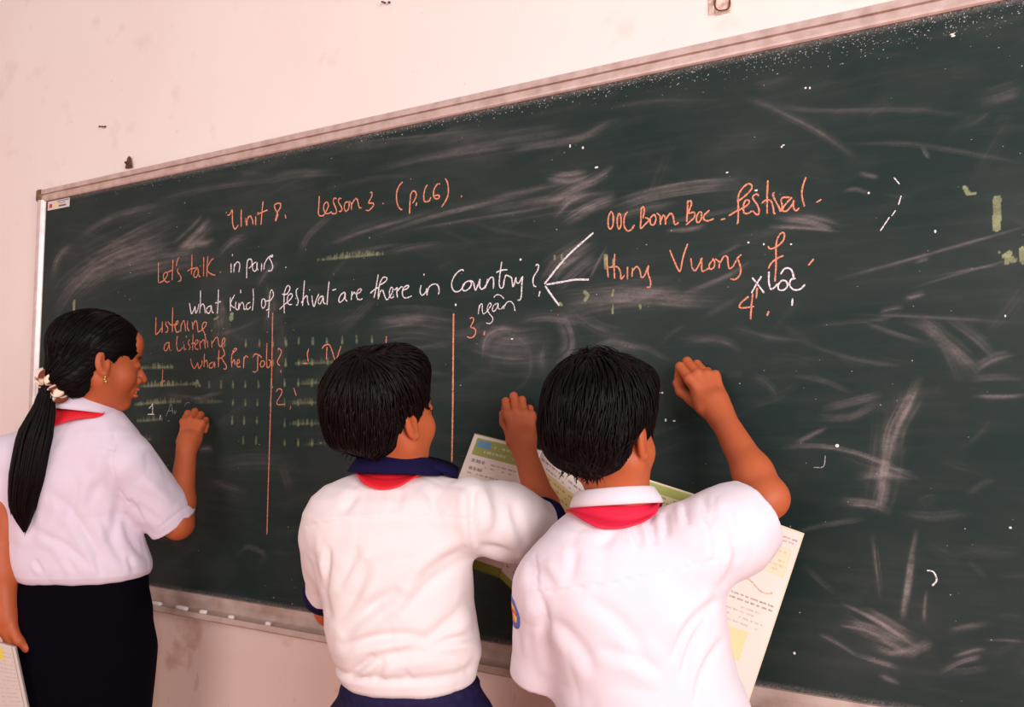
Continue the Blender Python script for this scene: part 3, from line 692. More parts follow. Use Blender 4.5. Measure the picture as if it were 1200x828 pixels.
write('white handwritten word Country with question mark', 520, 300, .1, [
 [(235, 175), (215, 158), (160, 190), (110, 260), (92, 330), (110, 395), (150, 418), (200, 395), (240, 330), (255, 300)], [(265, 300), (225, 340), (220, 390), (255, 405), (305, 370), (325, 320), (300, 290), (265, 300)], [(305, 285), (345, 305), (360, 360), (372, 400), (400, 340), (425, 270), (420, 340), (435, 385), (470, 375), (490, 340)],
 [(515, 265), (500, 330), (485, 375)], [(500, 330), (540, 260), (575, 250), (585, 300), (580, 385)], [(680, 65), (660, 200), (650, 310), (660, 365), (690, 370), (710, 310)], [(615, 190), (680, 165), (750, 158)], [(700, 330), (720, 240), (735, 225), (790, 250), (800, 290), (810, 350)], [(800, 350), (820, 350), (845, 250), (850, 300), (880, 315), (920, 240)], [(925, 235), (915, 330), (910, 450), (895, 510), (865, 515)],
 [(1078, 115), (1090, 95), (1110, 110), (1100, 165), (1055, 240), (1045, 300), (1060, 350), (1085, 355)], [(1128, 410), (1112, 475)]], M_WH, 1.9)
SJ = 1/11.83
write('white handwritten word ngan with circumflex', 530, 335, SJ, [[(375, 265), (368, 320), (360, 390)], [(370, 310), (395, 250), (415, 255), (415, 330), (430, 385), (460, 370)], [(460, 375), (510, 310), (540, 260), (525, 235), (495, 270), (485, 330), (520, 390), (560, 440), (555, 490), (515, 520), (470, 510)],
 [(625, 235), (575, 270), (555, 330), (580, 350), (620, 300), (635, 240), (640, 310), (670, 320)], [(680, 320), (715, 270), (715, 320)], [(715, 290), (760, 225), (810, 215), (850, 260), (870, 345)], [(575, 160), (600, 130), (645, 120), (690, 145), (718, 178)]], M_WH, 1.4)
write('orange handwritten number 3', 530, 335, SJ, [[(240, 455), (270, 435), (295, 450), (290, 490), (255, 560), (265, 575), (310, 590), (325, 640), (295, 700), (245, 718), (205, 700)], [(450, 620), (438, 680)]], M_OR, 1.7)
write('long orange vertical dividing line under the word Country', 0, 0, 1, [[(531.5, 367), (531, 420), (530.5, 480), (529.5, 541)]], M_OR, 2.4, 'chalk_line')
write('orange vertical dividing line beside the rule marks', 0, 0, 1, [[(319.5, 366), (319, 395), (318.3, 440), (317, 480), (315.5, 530), (314, 580), (312.8, 626)]], M_OR2, 1.7, 'chalk_line')
SK = 1/10.35
write('orange handwritten word Listening', 175, 360, SK, [[(80, 120), (78, 230), (78, 325), (115, 300), (155, 240)], [(158, 170), (155, 310)], [(205, 170), (200, 210), (225, 250), (215, 300), (195, 300)], [(285, 0), (280, 150), (280, 300)], [(225, 175), (270, 215), (340, 200)], [(300, 240), (345, 190), (350, 165), (325, 180), (315, 240), (330, 300), (370, 285)],
 [(385, 200), (380, 300)], [(385, 220), (415, 160), (430, 200), (440, 290)], [(465, 160), (460, 240), (485, 290)], [(520, 170), (530, 270)], [(530, 220), (560, 160), (580, 200), (590, 290), (620, 285)], [(620, 290), (680, 230), (690, 180), (655, 190), (640, 250), (670, 320), (685, 400), (675, 450)], [(755, 275), (755, 290)]], M_OR2, 1.7)
write('orange handwritten words a Listening', 175, 360, SK, [[(235, 420), (190, 450), (180, 510), (205, 525), (235, 470), (240, 425), (245, 520)], [(262, 520)], [(340, 345), (330, 440), (345, 525), (380, 515), (410, 480)], [(420, 440), (425, 510), (450, 500)], [(450, 345), (452, 370)], [(490, 390), (470, 430), (495, 480), (480, 515)], [(530, 320), (528, 420), (525, 520)], [(510, 440), (560, 430)], [(555, 460), (590, 420), (575, 390), (555, 430), (560, 500), (600, 510)],
 [(610, 400), (620, 510)], [(620, 430), (660, 390), (670, 440), (680, 500)], [(705, 400), (710, 490)], [(755, 400), (760, 490)], [(760, 440), (805, 370), (830, 370), (840, 440), (860, 480)], [(860, 480), (910, 420), (915, 370), (890, 390), (880, 460), (910, 540), (910, 590)]], M_OR2, 1.5)
write("orange handwritten word what's", 175, 360, SK, [[(500, 620), (515, 690), (545, 740), (580, 690), (585, 670), (605, 740), (640, 680), (635, 640)], [(668, 560), (665, 640), (665, 725)], [(665, 680), (690, 640), (705, 680), (710, 730)], [(775, 660), (730, 690), (735, 735), (770, 720), (790, 660), (795, 735)], [(845, 520), (840, 620), (838, 725)], [(820, 620), (880, 610)], [(905, 580), (880, 620), (930, 700), (930, 745), (900, 745)]], M_OR2, 1.6)
SL = 1/9.23
write('orange handwritten words her job with question mark', 210, 380, SL, [[(570, 320), (565, 390), (570, 465)], [(570, 320), (600, 290), (625, 265), (600, 260), (575, 300)], [(570, 420), (595, 380), (605, 440)], [(620, 430), (650, 410), (645, 380), (625, 400), (630, 455), (665, 455)], [(700, 350), (698, 410), (695, 475)], [(698, 380), (720, 340), (745, 355)], [(795, 355), (820, 320), (860, 330), (895, 360)], [(850, 335), (848, 430), (845, 495), (815, 515), (795, 505)],
 [(895, 390), (875, 430), (890, 460), (920, 440), (920, 400), (895, 390)], [(950, 200), (945, 330), (950, 460), (980, 450), (990, 400), (965, 380)], [(1065, 280), (1080, 260), (1105, 290), (1095, 330), (1065, 390), (1065, 420), (1090, 445)], [(1100, 490), (1100, 520)]], M_OR2, 1.6)
write('orange handwritten words 1 TV reporter', 345, 385, .125, [[(135, 185), (122, 235), (130, 310)], [(80, 325), (125, 325)], [(260, 185), (285, 155), (325, 150), (350, 200), (380, 290), (400, 270), (420, 210), (438, 160)], [(305, 170), (300, 290)], [(520, 200), (518, 290)], [(525, 215), (560, 195), (565, 240)], [(570, 240), (605, 210), (600, 195), (580, 210), (580, 260), (610, 290)], [(640, 195), (640, 330)], [(645, 200), (680, 190), (690, 220), (650, 270)],
 [(740, 190), (705, 220), (715, 260), (745, 240), (740, 190)], [(765, 200), (762, 270)], [(765, 225), (800, 195), (830, 200)], [(862, 70), (858, 150), (855, 260)], [(815, 215), (900, 220)], [(890, 225), (930, 200), (920, 190), (900, 205), (895, 250), (930, 260)], [(965, 270), (970, 210), (1005, 165), (1060, 190)], [(1138, 260), (1122, 310)]], M_OR2, 1.7)
write('orange handwritten letter b', 160, 420, .15, [[(205, 85), (202, 150), (200, 220)], [(200, 200), (215, 170), (225, 190)]], M_OR2, 1.3)
write('white handwritten number 1', 160, 420, .15, [[(95, 390), (120, 365), (125, 350), (125, 430)], [(88, 435), (140, 435)], [(188, 440), (180, 475)]], M_WH, 1.3)
write('faint white letters being written by the girl', 160, 420, .15, [[(230, 450), (255, 390), (270, 355), (285, 430)], [(245, 410), (285, 405)], [(295, 405), (300, 430), (310, 405)], [(375, 375), (390, 345), (415, 345)]], M_WF, .9)
write('orange handwritten number 2', 160, 420, .15, [[(1090, 260), (1110, 235), (1135, 245), (1130, 280), (1095, 340), (1110, 360), (1160, 355)], [(1205, 370), (1200, 398)], [(1228, 228), (1248, 290)]], M_OR2, 1.4)
write('three white chalk arrows fanning out after the question mark', 625, 250, 1/6.9, [[(90, 570), (200, 430), (300, 320), (485, 155)], [(105, 575), (250, 550), (340, 535), (450, 535)], [(95, 585), (150, 665), (210, 745)]], M_WH, 2.6, 'chalk_line')
SP = 1/7.5
write('orange handwritten words OOC Bom Boc', 700, 220, SP, [[(120, 205), (97, 260), (97, 340), (118, 360), (138, 320), (138, 240), (120, 205)], [(190, 220), (175, 270), (178, 340), (195, 360), (208, 320), (205, 250), (190, 220)], [(265, 210), (240, 250), (235, 330), (265, 378), (300, 365), (325, 325)], [(385, 185), (383, 280), (380, 355), (420, 320), (455, 280), (420, 260)], [(380, 190), (400, 165), (412, 200), (400, 270)], [(500, 230), (465, 270), (470, 320), (500, 320), (515, 270), (500, 230)],
 [(520, 220), (550, 250), (555, 325)], [(555, 290), (580, 240), (595, 260), (600, 325)], [(600, 280), (640, 225), (665, 250), (680, 320), (715, 305)], [(795, 110), (790, 220), (785, 300)], [(795, 120), (820, 115), (825, 150), (800, 220), (850, 215), (850, 260), (780, 325)], [(895, 210), (870, 260), (880, 305), (910, 280), (915, 220), (895, 210)], [(985, 195), (940, 240), (935, 275), (970, 290), (1025, 270)], [(1085, 280), (1125, 270)]], M_OR, 2.2)
SQ = 1/8.28
write('orange handwritten word festival', 840, 190, SQ, [[(195, 385), (270, 330), (335, 260), (330, 215), (290, 215), (235, 270), (207, 340), (208, 450), (205, 570), (195, 600)], [(115, 520), (180, 480), (260, 440), (310, 400), (310, 370), (280, 370), (258, 420), (265, 490), (305, 495), (340, 470)], [(405, 330), (390, 310), (360, 320), (350, 350), (395, 420), (410, 480), (390, 510), (345, 470)], [(495, 175), (488, 350), (488, 500)], [(435, 400), (470, 370), (520, 370), (545, 430), (555, 500), (570, 490)],
 [(560, 290), (545, 310), (560, 360), (600, 430), (620, 475), (635, 430), (625, 360), (660, 340), (730, 345)], [(730, 345), (700, 370), (650, 430), (640, 470), (680, 470), (740, 400), (745, 370), (745, 440), (770, 470), (800, 440)], [(865, 145), (835, 230), (825, 320), (850, 430)], [(965, 390), (1015, 360)]], M_OR, 2.2)
SR = 1/6.667
write('orange handwritten words Hung Vuong', 700, 280, SR, [[(75, 125), (75, 200), (85, 300)], [(135, 115), (130, 200), (135, 310)], [(75, 225), (150, 215), (180, 260), (185, 310), (215, 280)], [(235, 215), (235, 315)], [(275, 225), (270, 295)], [(275, 250), (305, 215), (330, 240), (345, 300), (365, 290)], [(400, 205), (375, 270), (365, 290)], [(400, 205), (395, 260), (415, 330), (410, 375), (385, 375)],
 [(565, 85), (600, 170), (635, 245), (650, 240), (670, 140), (705, 35)], [(730, 150), (740, 220), (765, 245), (800, 190), (815, 150), (815, 240), (830, 250), (875, 225)], [(905, 160), (875, 200), (880, 235), (910, 220), (915, 175), (900, 150)], [(920, 155), (950, 180), (950, 230)], [(955, 190), (990, 135), (1015, 140), (1020, 180), (1030, 230), (1060, 215)], [(1125, 120), (1095, 150), (1060, 215)], [(1100, 160), (1120, 230), (1110, 285), (1075, 315), (1040, 310)]], M_OR, 2.1)
SS = 1/6.37
write('orange handwritten letter f standing for festival', 850, 260, SS, [[(318, 180), (335, 200), (380, 185), (430, 140), (440, 90), (420, 80), (390, 120), (378, 190), (378, 320), (370, 445)], [(320, 350), (340, 310), (380, 275), (435, 250)], [(660, 275), (618, 325)]], M_OR, 2.2)
write('white handwritten letters xloc with circumflex', 850, 260, SS, [[(200, 415), (245, 470), (290, 530)], [(270, 405), (235, 460), (195, 530)], [(325, 370), (325, 450), (340, 500), (370, 485), (390, 460)], [(420, 435), (395, 470), (400, 505), (440, 505), (465, 470), (450, 440), (420, 435)], [(525, 420), (490, 430), (480, 470), (510, 505), (560, 500), (595, 465)], [(412, 390), (440, 350), (475, 345), (500, 370), (510, 415)], [(502, 570), (497, 625)]], M_WH, 2.2)
write('orange handwritten number 4', 850, 260, SS, [[(175, 555), (120, 600), (105, 635), (140, 640), (215, 630)], [(205, 530), (195, 620), (188, 728)], [(238, 490), (230, 570)], [(325, 665), (310, 700)]], M_OR, 2.2)
write('broken white chalk arc right of the word festival', 940, 180, 1/3.765, [[(405, 105), (430, 135)], [(437, 185), (425, 225)], [(412, 250), (395, 275)], [(385, 280), (345, 340)]], M_WH, 1.5, 'chalk_mark')
write('white chalk hook mark low on the right', 900, 400, 1/1.933, [[(360, 518), (375, 522), (382, 540), (372, 553)]], M_WH, 2.0, 'chalk_mark')
write('small thin white corner mark', 900, 400, 1/1.933, [[(103, 285), (125, 283), (130, 258)]], M_WF, 1.2, 'chalk_mark')

# flecks of chalk and old paint: nobody could count them
M_FLECK = material('grey_chalk_fleck', (176, 174, 176), rough=.95)
M_BIT = material('white_chalk_bit', (240, 232, 226), rough=.95)
g = Geo(); gw = Geo()
def fleck(px, py, r, g=g):
    c = B(px, py, BOARD_Y-.0005); n = 6
    ang = random.uniform(0, 6); sx = random.uniform(.7, 1.5)
    v = [c+np.array([math.cos(ang+k*1.047)*r*sx, 0, math.sin(ang+k*1.047)*r/sx]) for k in range(n)]+[c-np.array([0, .0004, 0])]
    g.add(v, [(k, n, (k+1) % n) for k in range(n)])
def top_y(x): return 235-.2107*(x-54)
for _ in range(1250):
    x = 60+1140*random.random()**.55; y = top_y(x)+abs(random.gauss(0, 1))*(5+13*max(0, (x-500)/700))+1
    fleck(x, y, (random.uniform(.2, .6) if random.random() < .88 else random.uniform(.6, .9))*local_px(x, y)*(1 if x > 420 else .7))
for _ in range(230):
    x = random.uniform(60, 1200); y = random.uniform(top_y(x)+5, 690+.165*(x-170))
    fleck(x, y, random.choice([.35, .4, .5, .6, .8])*local_px(x, y))
for x, y, r in ((668, 171, 1.6), (683, 173, 1.6), (699, 196, 1.8), (906, 300, 0), (886, 223, 1.6), (1117, 42, 1.8), (1116, 40, 1.6), (1018, 226, 1.4), (1096, 271, 1.6), (600, 397, 1.3), (636, 459, 1.7), (780, 492, 1.5), (790, 493, 1.4), (981, 522, 2.2), (1178, 370, 1.2), (931, 765, 1.6), (1184, 618, 1.5), (944, 103, 1.3), (949, 103, 1.3), (916, 172, 1.2), (918, 170, 1.2), (772, 460, 1.3), (776, 460, 1.4), (877, 284, 1.3), (895, 286, 1.2), (927, 286, 1.2), (852, 202, 1.3), (610, 304, 1.5), (534, 357, 1.5)):
    if r: fleck(x, y, r*local_px(x, y), gw)
o = g.build('chalk_fleck', M_FLECK, board, False); o['kind'] = 'stuff'
o = gw.build('chalk_bit', M_BIT, board, False); o['kind'] = 'stuff'

# pieces of chalk in the tray
def crumb(px, py, ln, r, ang):
    z = BZ0-.0320+r*.7
    rr = ray(px, py); t = (z-CAM[2])/rr[2]; c = CAM+rr*t
    c[1] = min(max(c[1], -.066), -.048)
    d = np.array([math.cos(ang), math.sin(ang)*.25, 0])
    gg = Geo(); gg.tube([c-d*ln*.5, c-d*ln*.2, c+d*ln*.25, c+d*ln*.5], [r*.8, r, r*.95, r*.7], 7)
    return gg.build('chalk_piece', M_CHALK, None, True, None, c), c
CRUMBS = [(183, 707, .035, .0060, .1, 'short white chalk piece in the tray nearest the girl'), (213, 712, .045, .0062, -.1, 'long white chalk piece in the tray, second from the girl'),
          (237, 717, .024, .0060, .3, 'stubby white chalk piece in the tray, middle of the five pieces'), (267, 724, .018, .0055, 0, 'tiny white chalk piece in the tray, second nearest the middle boy'), (307, 733, .016, .0055, .2, 'tiny white chalk piece in the tray nearest the middle boy')]
for a in CRUMBS:
    o, c = crumb(*a[:5]); o['label'] = a[5]; o['category'] = 'chalk'; o['group'] = 'chalk pieces in the tray'

# things fixed to the wall -------------------------------------------------
M_RUST = material('rusty_iron', (112, 66, 52), rough=.8, noise=(120, (60, 36, 30), .8), bump=(150, .5, .001))
c = B(152, 197, -.004)
g = Geo()
tri = [(-.014, 0), (.014, 0), (.006, .030), (.001, .036), (-.005, .030)]
g.extrude([(u, w) for u, w in tri], c, c+np.array([0, -.006, 0]), EX, EZ)
g.tube([c+np.array([0, -.004, .012]), c+np.array([0, -.016, .014])], .004, 8)
o = g.build('wall_hook', M_RUST, None, False, 'rusty brown triangular board hanger on the wall above the frame', c); o['category'] = 'hook'
c = B(846, 9, 0)
g = Geo()
g.box(c+np.array([-.012, -.006, -.014]), c+np.array([.018, .002, .028]), .002); g.box(c+np.array([-.026, -.003, -.010]), c+np.array([-.014, .002, .024]), .0012)
M_ANCH = material('old_anchor_plate', (246, 226, 212), rough=.8, noise=(90, (176, 112, 88), .8))
o = g.build('wall_anchor', M_ANCH, None, False, 'rust-stained plate with wire hook high on the wall near the top edge', c); o['category'] = 'wall anchor'
root = o
g = Geo(); k = .0013
g.tube(spline([c+np.array(q)*1.0 for q in ((-.010, -.005, .022), (-.012, -.011, .004), (-.006, -.012, -.009), (.006, -.012, -.012), (.016, -.010, -.008), (.017, -.005, .020))], 20), .0016, 6)
ho = g.build('wire_hook', M_RUST, root)
for px, py, lab in ((121, 148, 'small bent rusty nail in the wall left of the board hanger'), (452, 3, 'small rusty nail in the wall at the top edge of the photo')):
    c = B(px, py, 0.0)
    g = Geo(); g.tube([c+np.array([0, .004, 0]), c+np.array([-.003, -.012, -.003]), c+np.array([.005, -.016, -.008])], .0022, 7)
    g.tube([c+np.array([.012, .001, -.002]), c+np.array([.014, -.006, -.006])], .0028, 7)
    o = g.build('nail', M_RUST, None, True, lab, c); o['category'] = 'nail'; o['group'] = 'nails in the wall'

# ------------------------------------------------------------------ people: shared builders
def nrm(v): v = np.asarray(v, float); return v/np.linalg.norm(v)
def frame(c, fwd, up):
    y = nrm(fwd); x = nrm(np.cross(y, up)); z = np.cross(x, y)
    return np.asarray(c, float), np.stack([x, y, z], 1)       # columns: subject's right, forward, up

class Head:
    def __init__(s, c, fwd, up, scale, smile=0.0, opened=1.0):
        s.open = opened
        s.c, s.R = frame(c, fwd, up); s.s = scale; s.smile = smile
    def loc(s, p): return ((p-s.c.astype(np.float32))@s.R.astype(np.float32))/s.s
    def w(s, q): return s.c+s.R@(np.asarray(q, float)*s.s)
    def sdf(s, p):
        q = s.loc(p).astype(np.float32); a = q.copy(); a[:, 0] = np.abs(a[:, 0])
        d = ell(q, (0, -.012, .035), (.072, .092, .078))
        d = smin(d, ell(q, (0, .026, -.028), (.060, .064, .082)), .03)
        d = smin(d, cone(a, (.050, .004, -.048), (.012, .066, -.097), .020, .015), .03)      # jaw
        d = smin(d, sph(q, (0, .070, -.098), .015), .02)                                      # chin
        d = smin(d, ell(a, (.036, .056, -.034), (.026, .026, .028)), .02)                     # cheek
        d = smin(d, ell(q, (0, .070, .050), (.050, .022, .032)), .03)                         # forehead
        d = smin(d, cone(a, (.012, .083, .017), (.042, .070, .014), .007, .006), .012)        # brow
        d = smax(d, -sph(a, (.032, .104, -.001), .017), .012)                                 # socket
        d = smin(d, sph(a, (.031, .0765, -.003), .0135), .004)                                # lids
        d = smin(d, cone(q, (0, .086, .004), (0, .108, -.032), .0075, .0105), .010)           # nose
        d = smin(d, sph(a, (.012, .096, -.037), .0085), .006)
        d = smin(d, ell(q, (0, .083, -.060), (.028, .014, .020)), .014)                       # muzzle
        d = smin(d, ell(q, (0, .0955, -.0595), (.021+.006*s.smile, .008, .0055)), .004)
        d = smin(d, ell(q, (0, .0935, -.0715-.004*s.smile), (.018+.006*s.smile, .009, .0065)), .004)
        d = smax(d, -ell(q, (0, .104, -.0655-.001*s.smile), (.024+.008*s.smile, .012, .0016+.003*s.smile)), .003)
        d = smax(d, -ell(a, (.0315, .0925, -.0065), (.012, .009, .0011+.0016*s.open)), .001)
        e = ell(a-np.array([.073, -.004, -.008], np.float32), (0, 0, 0), (.0085, .0185, .031), R=EAR)
        e = smax(e, -ell(a-np.array([.0815, .000, -.004], np.float32), (0, 0, 0), (.006, .0105, .019), R=EAR), .004)
        e = smin(e, sph(a, (.0725, .004, -.033), .0075), .006)
        d = smin(d, e, .006)
        return d*s.s
    def colours(s, v, base, lip, brow, dark):
        q = s.loc(v.astype(np.float32)); c = np.tile(base, (len(v), 1))
        a = q.copy(); a[:, 0] = np.abs(a[:, 0])
        def paint(w, col): c[:] = c*(1-w[:, None])+col*w[:, None]
        near = ((q**2).sum(1) < .16**2)
        w = np.clip(1-np.sqrt((q[:, 0]/.026)**2+((q[:, 2]+.066)/.0125)**2+((q[:, 1]-.095)/.02)**2), 0, 1)*1.8
        paint(np.clip(w, 0, .85)*near, lip)
        w = np.clip(1.4-np.sqrt(((a[:, 0]-.032)/.021)**2+((a[:, 2]-.0195+.12*(a[:, 0]-.03)**1)/.0048)**2+((a[:, 1]-.080)/.03)**2)*1.0, 0, 1)
        paint(np.clip(w, 0, .9)*near, brow)
        w = np.clip(1.5-np.sqrt(((a[:, 0]-.031)/.0145)**2+((a[:, 2]+.0075)/.0022)**2+((a[:, 1]-.088)/.02)**2), 0, 1)
        paint(np.clip(w, 0, .95)*near, dark)
        return c
EAR = np.stack([nrm((1, .32, .05)), nrm((-.32, 1, .22)), nrm((.02, -.22, 1))], 1)
EAR = np.linalg.qr(EAR)[0]*np.sign(np.diag(np.linalg.qr(EAR)[1]))

class Hand:
    """right or left hand: wrist, direction to the knuckles u, back of hand b, thumb side s"""
    def __init__(h, W, u, b, s, scale=.9, curl=(18, 92, 48), thumb='pinch', spread=0.0, vary=(0, 4, 8, 10)):
        h.W = np.asarray(W, float); h.u = nrm(u); b = np.asarray(b, float); b = nrm(b-h.u*(b@h.u)); h.b = b
        sd = np.cross(h.u, b); h.s = sd if sd@np.asarray(s, float) > 0 else -sd
        k = scale; h.k = k; h.fing = []
        L = [(.036, .022, .018), (.040, .025, .019), (.037, .023, .018), (.029, .018, .016)]
        ko = [.078, .082, .077, .069]; so = [.026, .0085, -.0085, -.0245]; dz = [.0, .003, .001, -.004]
        for i in range(4):
            K = h.W+h.u*ko[i]*k+h.s*so[i]*k+h.b*dz[i]*k
            ang = 0; p = [K]; q = K
            for j in range(3):
                ang += math.radians(curl[j]+(vary[i] if j < 2 else 0))
                dr = h.u*math.cos(ang)-h.b*math.sin(ang)+h.s*spread*(1.5-i)*.1
                q = q+nrm(dr)*L[i][j]*k; p.append(q)
            r = np.array([.0092, .0084, .0078, .0066])*k*(1 if i < 3 else .88)
            h.fing.append((p, r))
        T0 = h.W+h.u*.020*k+h.s*.022*k-h.b*.006*k
        if thumb == 'pinch':
            tip = h.fing[0][0][3]*.55+h.fing[0][0][2]*.45+h.s*.006*k-h.b*.004*k
            T1 = h.W+h.u*.050*k+h.s*.021*k-h.b*.034*k
            T2 = T1*.42+tip*.58-h.b*.004*k+h.s*.003*k
        else:
            T1 = h.W+h.u*.048*k+h.s*.042*k-h.b*.016*k; T2 = T1+(h.u*.022-h.b*.014+h.s*.004)*k; tip = T2+(h.u*.016-h.b*.014-h.s*.002)*k
        h.th = ([T0, T1, T2, tip], np.array([.0125, .0105, .0092, .0078])*k)
        h.c = h.W+h.u*.06*k
    def sdf(h, p):
        k = h.k
        q = (p-h.W.astype(np.float32))@np.stack([h.s, h.u, h.b], 1).astype(np.float32)/k
        d = cone(q, (0, -.01, 0), (.0, .022, 0), .0225, .024)
        # palm: a flattened, tapering slab
        t = np.clip(q[:, 1]/.078, 0, 1)
        hw = .021+.013*t; hh = .0125-.001*t
        pal = np.stack([np.abs(q[:, 0])-(hw-.009), np.abs(q[:, 1]-.040)-.034, np.abs(q[:, 2]+.002)-(hh-.009)], 1)
        pd = np.sqrt((np.maximum(pal, 0)**2).sum(1))+np.minimum(pal.max(1), 0)-.009
        d = smin(d, pd, .016)
        d = smin(d, ell(q, (.021, .030, -.008), (.013, .026, .012)), .010)
        d = smin(d, ell(q, (-.020, .032, -.009), (.010, .030, .010)), .010)
        d = d*k
        f = None
        for pts, r in h.fing:
            e = chain(p, pts, r, .003)
            e = smin(e, sph(p, pts[0], r[0]*1.06), .003)
            f = e if f is None else np.minimum(f, e)
            # tendon ridge on the back of the hand
            d = smin(d, cone(p, h.W+h.u*.03*k+(pts[0]-h.W)*.1+h.b*.004*k, pts[0]+h.b*.001, .006*k, .0085*k), .006)
        d = smin(d, f, .0035)
        return smin(d, chain(p, h.th[0], h.th[1], .006), .005)

class Torso:
    """stack of ellipses given by picture rows: (py, left px, right px, half depth, depth offset)"""
    def __init__(t, rows, d, power=2.3):
        z, u, a, b, v = [], [], [], [], []
        for py, xl, xr, hb, dv in rows:
            l, r = P(xl, py, d), P(xr, py, d); m = .5*(l+r)
            z.append(m[2]); u.append((m-CAM)@RT); a.append(np.linalg.norm(r-l)/2); b.append(hb); v.append((m-CAM)@FH+dv)
        o = np.argsort(z); t.z, t.u, t.a, t.b, t.v = [np.array(q)[o] for q in (z, u, a, b, v)]; t.pw = power
    def at(t, z): return [np.interp(z, t.z, q) for q in (t.u, t.v, t.a, t.b)]
    def point(t, py_z, su, sv):
        u, v, a, b = t.at(py_z); return CAM*np.array([1, 1, 0])+RT*(u+a*su)+FH*(v+b*sv)+ZZ*py_z
    def sdf(t, p, shrink=0.0, cap=True):
        q = p-CAM.astype(np.float32)
        z = p[:, 2]; u, v, a, b = t.at(z); a = a-shrink; b = np.maximum(b-shrink, .01)
        x = np.abs((q@RT.astype(np.float32)-u)/a); y = np.abs((q@FH.astype(np.float32)-v)/b); n = t.pw
        k0 = (x**n+y**n)**(1/n)
        rr = np.sqrt((x*a)**2+(y*b)**2)+1e-6                     # distance along the ray from the axis
        d = (k0-1)*rr/np.maximum(k0, 1e-3)
        d = np.where(k0 < .3, -.7*np.minimum(a, b), d)
        if cap:
            d = smax(d, np.maximum(z-t.z[-1]+shrink, t.z[0]-z), .012)
        return d.astype(np.float32)

def fix_winding(v, f):
    a, b, c = v[f[:, 0]], v[f[:, 1]], v[f[:, 2]]
    return f[:, ::-1].copy() if (np.cross(b-a, c-a)*a).sum() < 0 else f

def sdf_mesh(name, f, lo, hi, h, mat, parent, fine=((), (), ()), post=None, colf=None, label=None, newton=2):
    X, Y, Z = [axis_lines(lo[i], hi[i], h, fine[i]) for i in range(3)]
    v, q = polygonise(f, X, Y, Z, newton)
    v = v.astype(np.float64)
    q = fix_winding(v-v.mean(0), q)
    if post: v = post(v, normals(v, q))
    cols = colf(v) if colf else None
    return mesh_obj(name, v, q, mat, parent, True, cols, label)

# cloth folds: each (x0,y0,x1,y1, half width px, depth m), pressed into the cloth where the crease runs
def fold_post(creases, scale, amp=.0016, seams=()):
    def post(v, n):
        px, py, d = project(v)
        facing = np.clip(((CAM-v)*n).sum(1)/np.linalg.norm(CAM-v, axis=1)*2.0, 0, 1)
        off = np.zeros(len(v))
        for c in creases:
            x0, y0, x1, y1, w, dep = c[:6]
            bend = c[6] if len(c) > 6 else 0.0
            dx, dy = x1-x0, y1-y0; L = math.hypot(dx, dy)
            t = np.clip(((px-x0)*dx+(py-y0)*dy)/(L*L), -.15, 1.15)
            sdist = ((px-x0)*(-dy)+(py-y0)*dx)/L+bend*np.sin(math.pi*np.clip(t, 0, 1))
            over = np.clip(np.abs(t-.5)*2-.0, 0, 1.3)
            env = np.clip(1-over**2, 0, 1)**.7
            s = sdist/w
            off += dep*env*(np.exp(-s*s)-.55*np.exp(-(s-1.9)**2/1.3))
        for pts, w, dep in seams:
            best = np.full(len(v), 1e9)
            for k in range(len(pts)-1):
                (x0, y0), (x1, y1) = pts[k], pts[k+1]; dx, dy = x1-x0, y1-y0
                t = np.clip(((px-x0)*dx+(py-y0)*dy)/(dx*dx+dy*dy), 0, 1)
                best = np.minimum(best, np.hypot(px-x0-t*dx, py-y0-t*dy))
            off += dep*np.exp(-(best/w)**2)
        big = vnoise(v*scale+5.3)*amp+vnoise(v*scale*2.3+11.1)*amp*.5
        fine = vnoise(v*np.array([46., 46., 30.])+3.7)*.0007+(1-np.abs(vnoise(v*np.array([21., 21., 13.])+7.1)))**4*.0016
        return v+n*(off*facing+big-fine)[:, None]
    return post

def band(name, centre, e1, e2, up, ra, rb, prof, mat, parent, a0=0, a1=2*math.pi, n=72, wob=0.0, label=None, lift=None):
    """closed profile [(dr,dz)] turned round an elliptical ring (radii ra,rb along e1,e2)"""
    e1, e2, up = nrm(e1), nrm(e2), nrm(up); full = abs(a1-a0-2*math.pi) < 1e-6
    A = np.linspace(a0, a1, n, endpoint=not full); vs = []; m = len(prof)
    for a in A:
        w = 1+wob*math.sin(3*a+1)+wob*.6*math.sin(7*a)
        lf = lift(a) if lift else 0
        for dr, dz in prof:
            vs.append(np.asarray(centre)+e1*(ra+dr*w)*math.cos(a)+e2*(rb+dr*w)*math.sin(a)+up*(dz+lf))
    f = []
    for i in range(n if full else n-1):
        j = (i+1) % n
        for k in range(m): f.append((i*m+k, j*m+k, j*m+(k+1) % m, i*m+(k+1) % m))
    if not full: f += [tuple(range(m-1, -1, -1)), tuple(range((n-1)*m, n*m))]
    import bmesh
    o = mesh_obj(name, np.array(vs), f, mat, parent, True, None, label)
    bm = bmesh.new(); bm.from_mesh(o.data); bmesh.ops.recalc_face_normals(bm, faces=bm.faces); bm.to_mesh(o.data); bm.free()
    for p in o.data.polygons: p.use_smooth = True
    return o

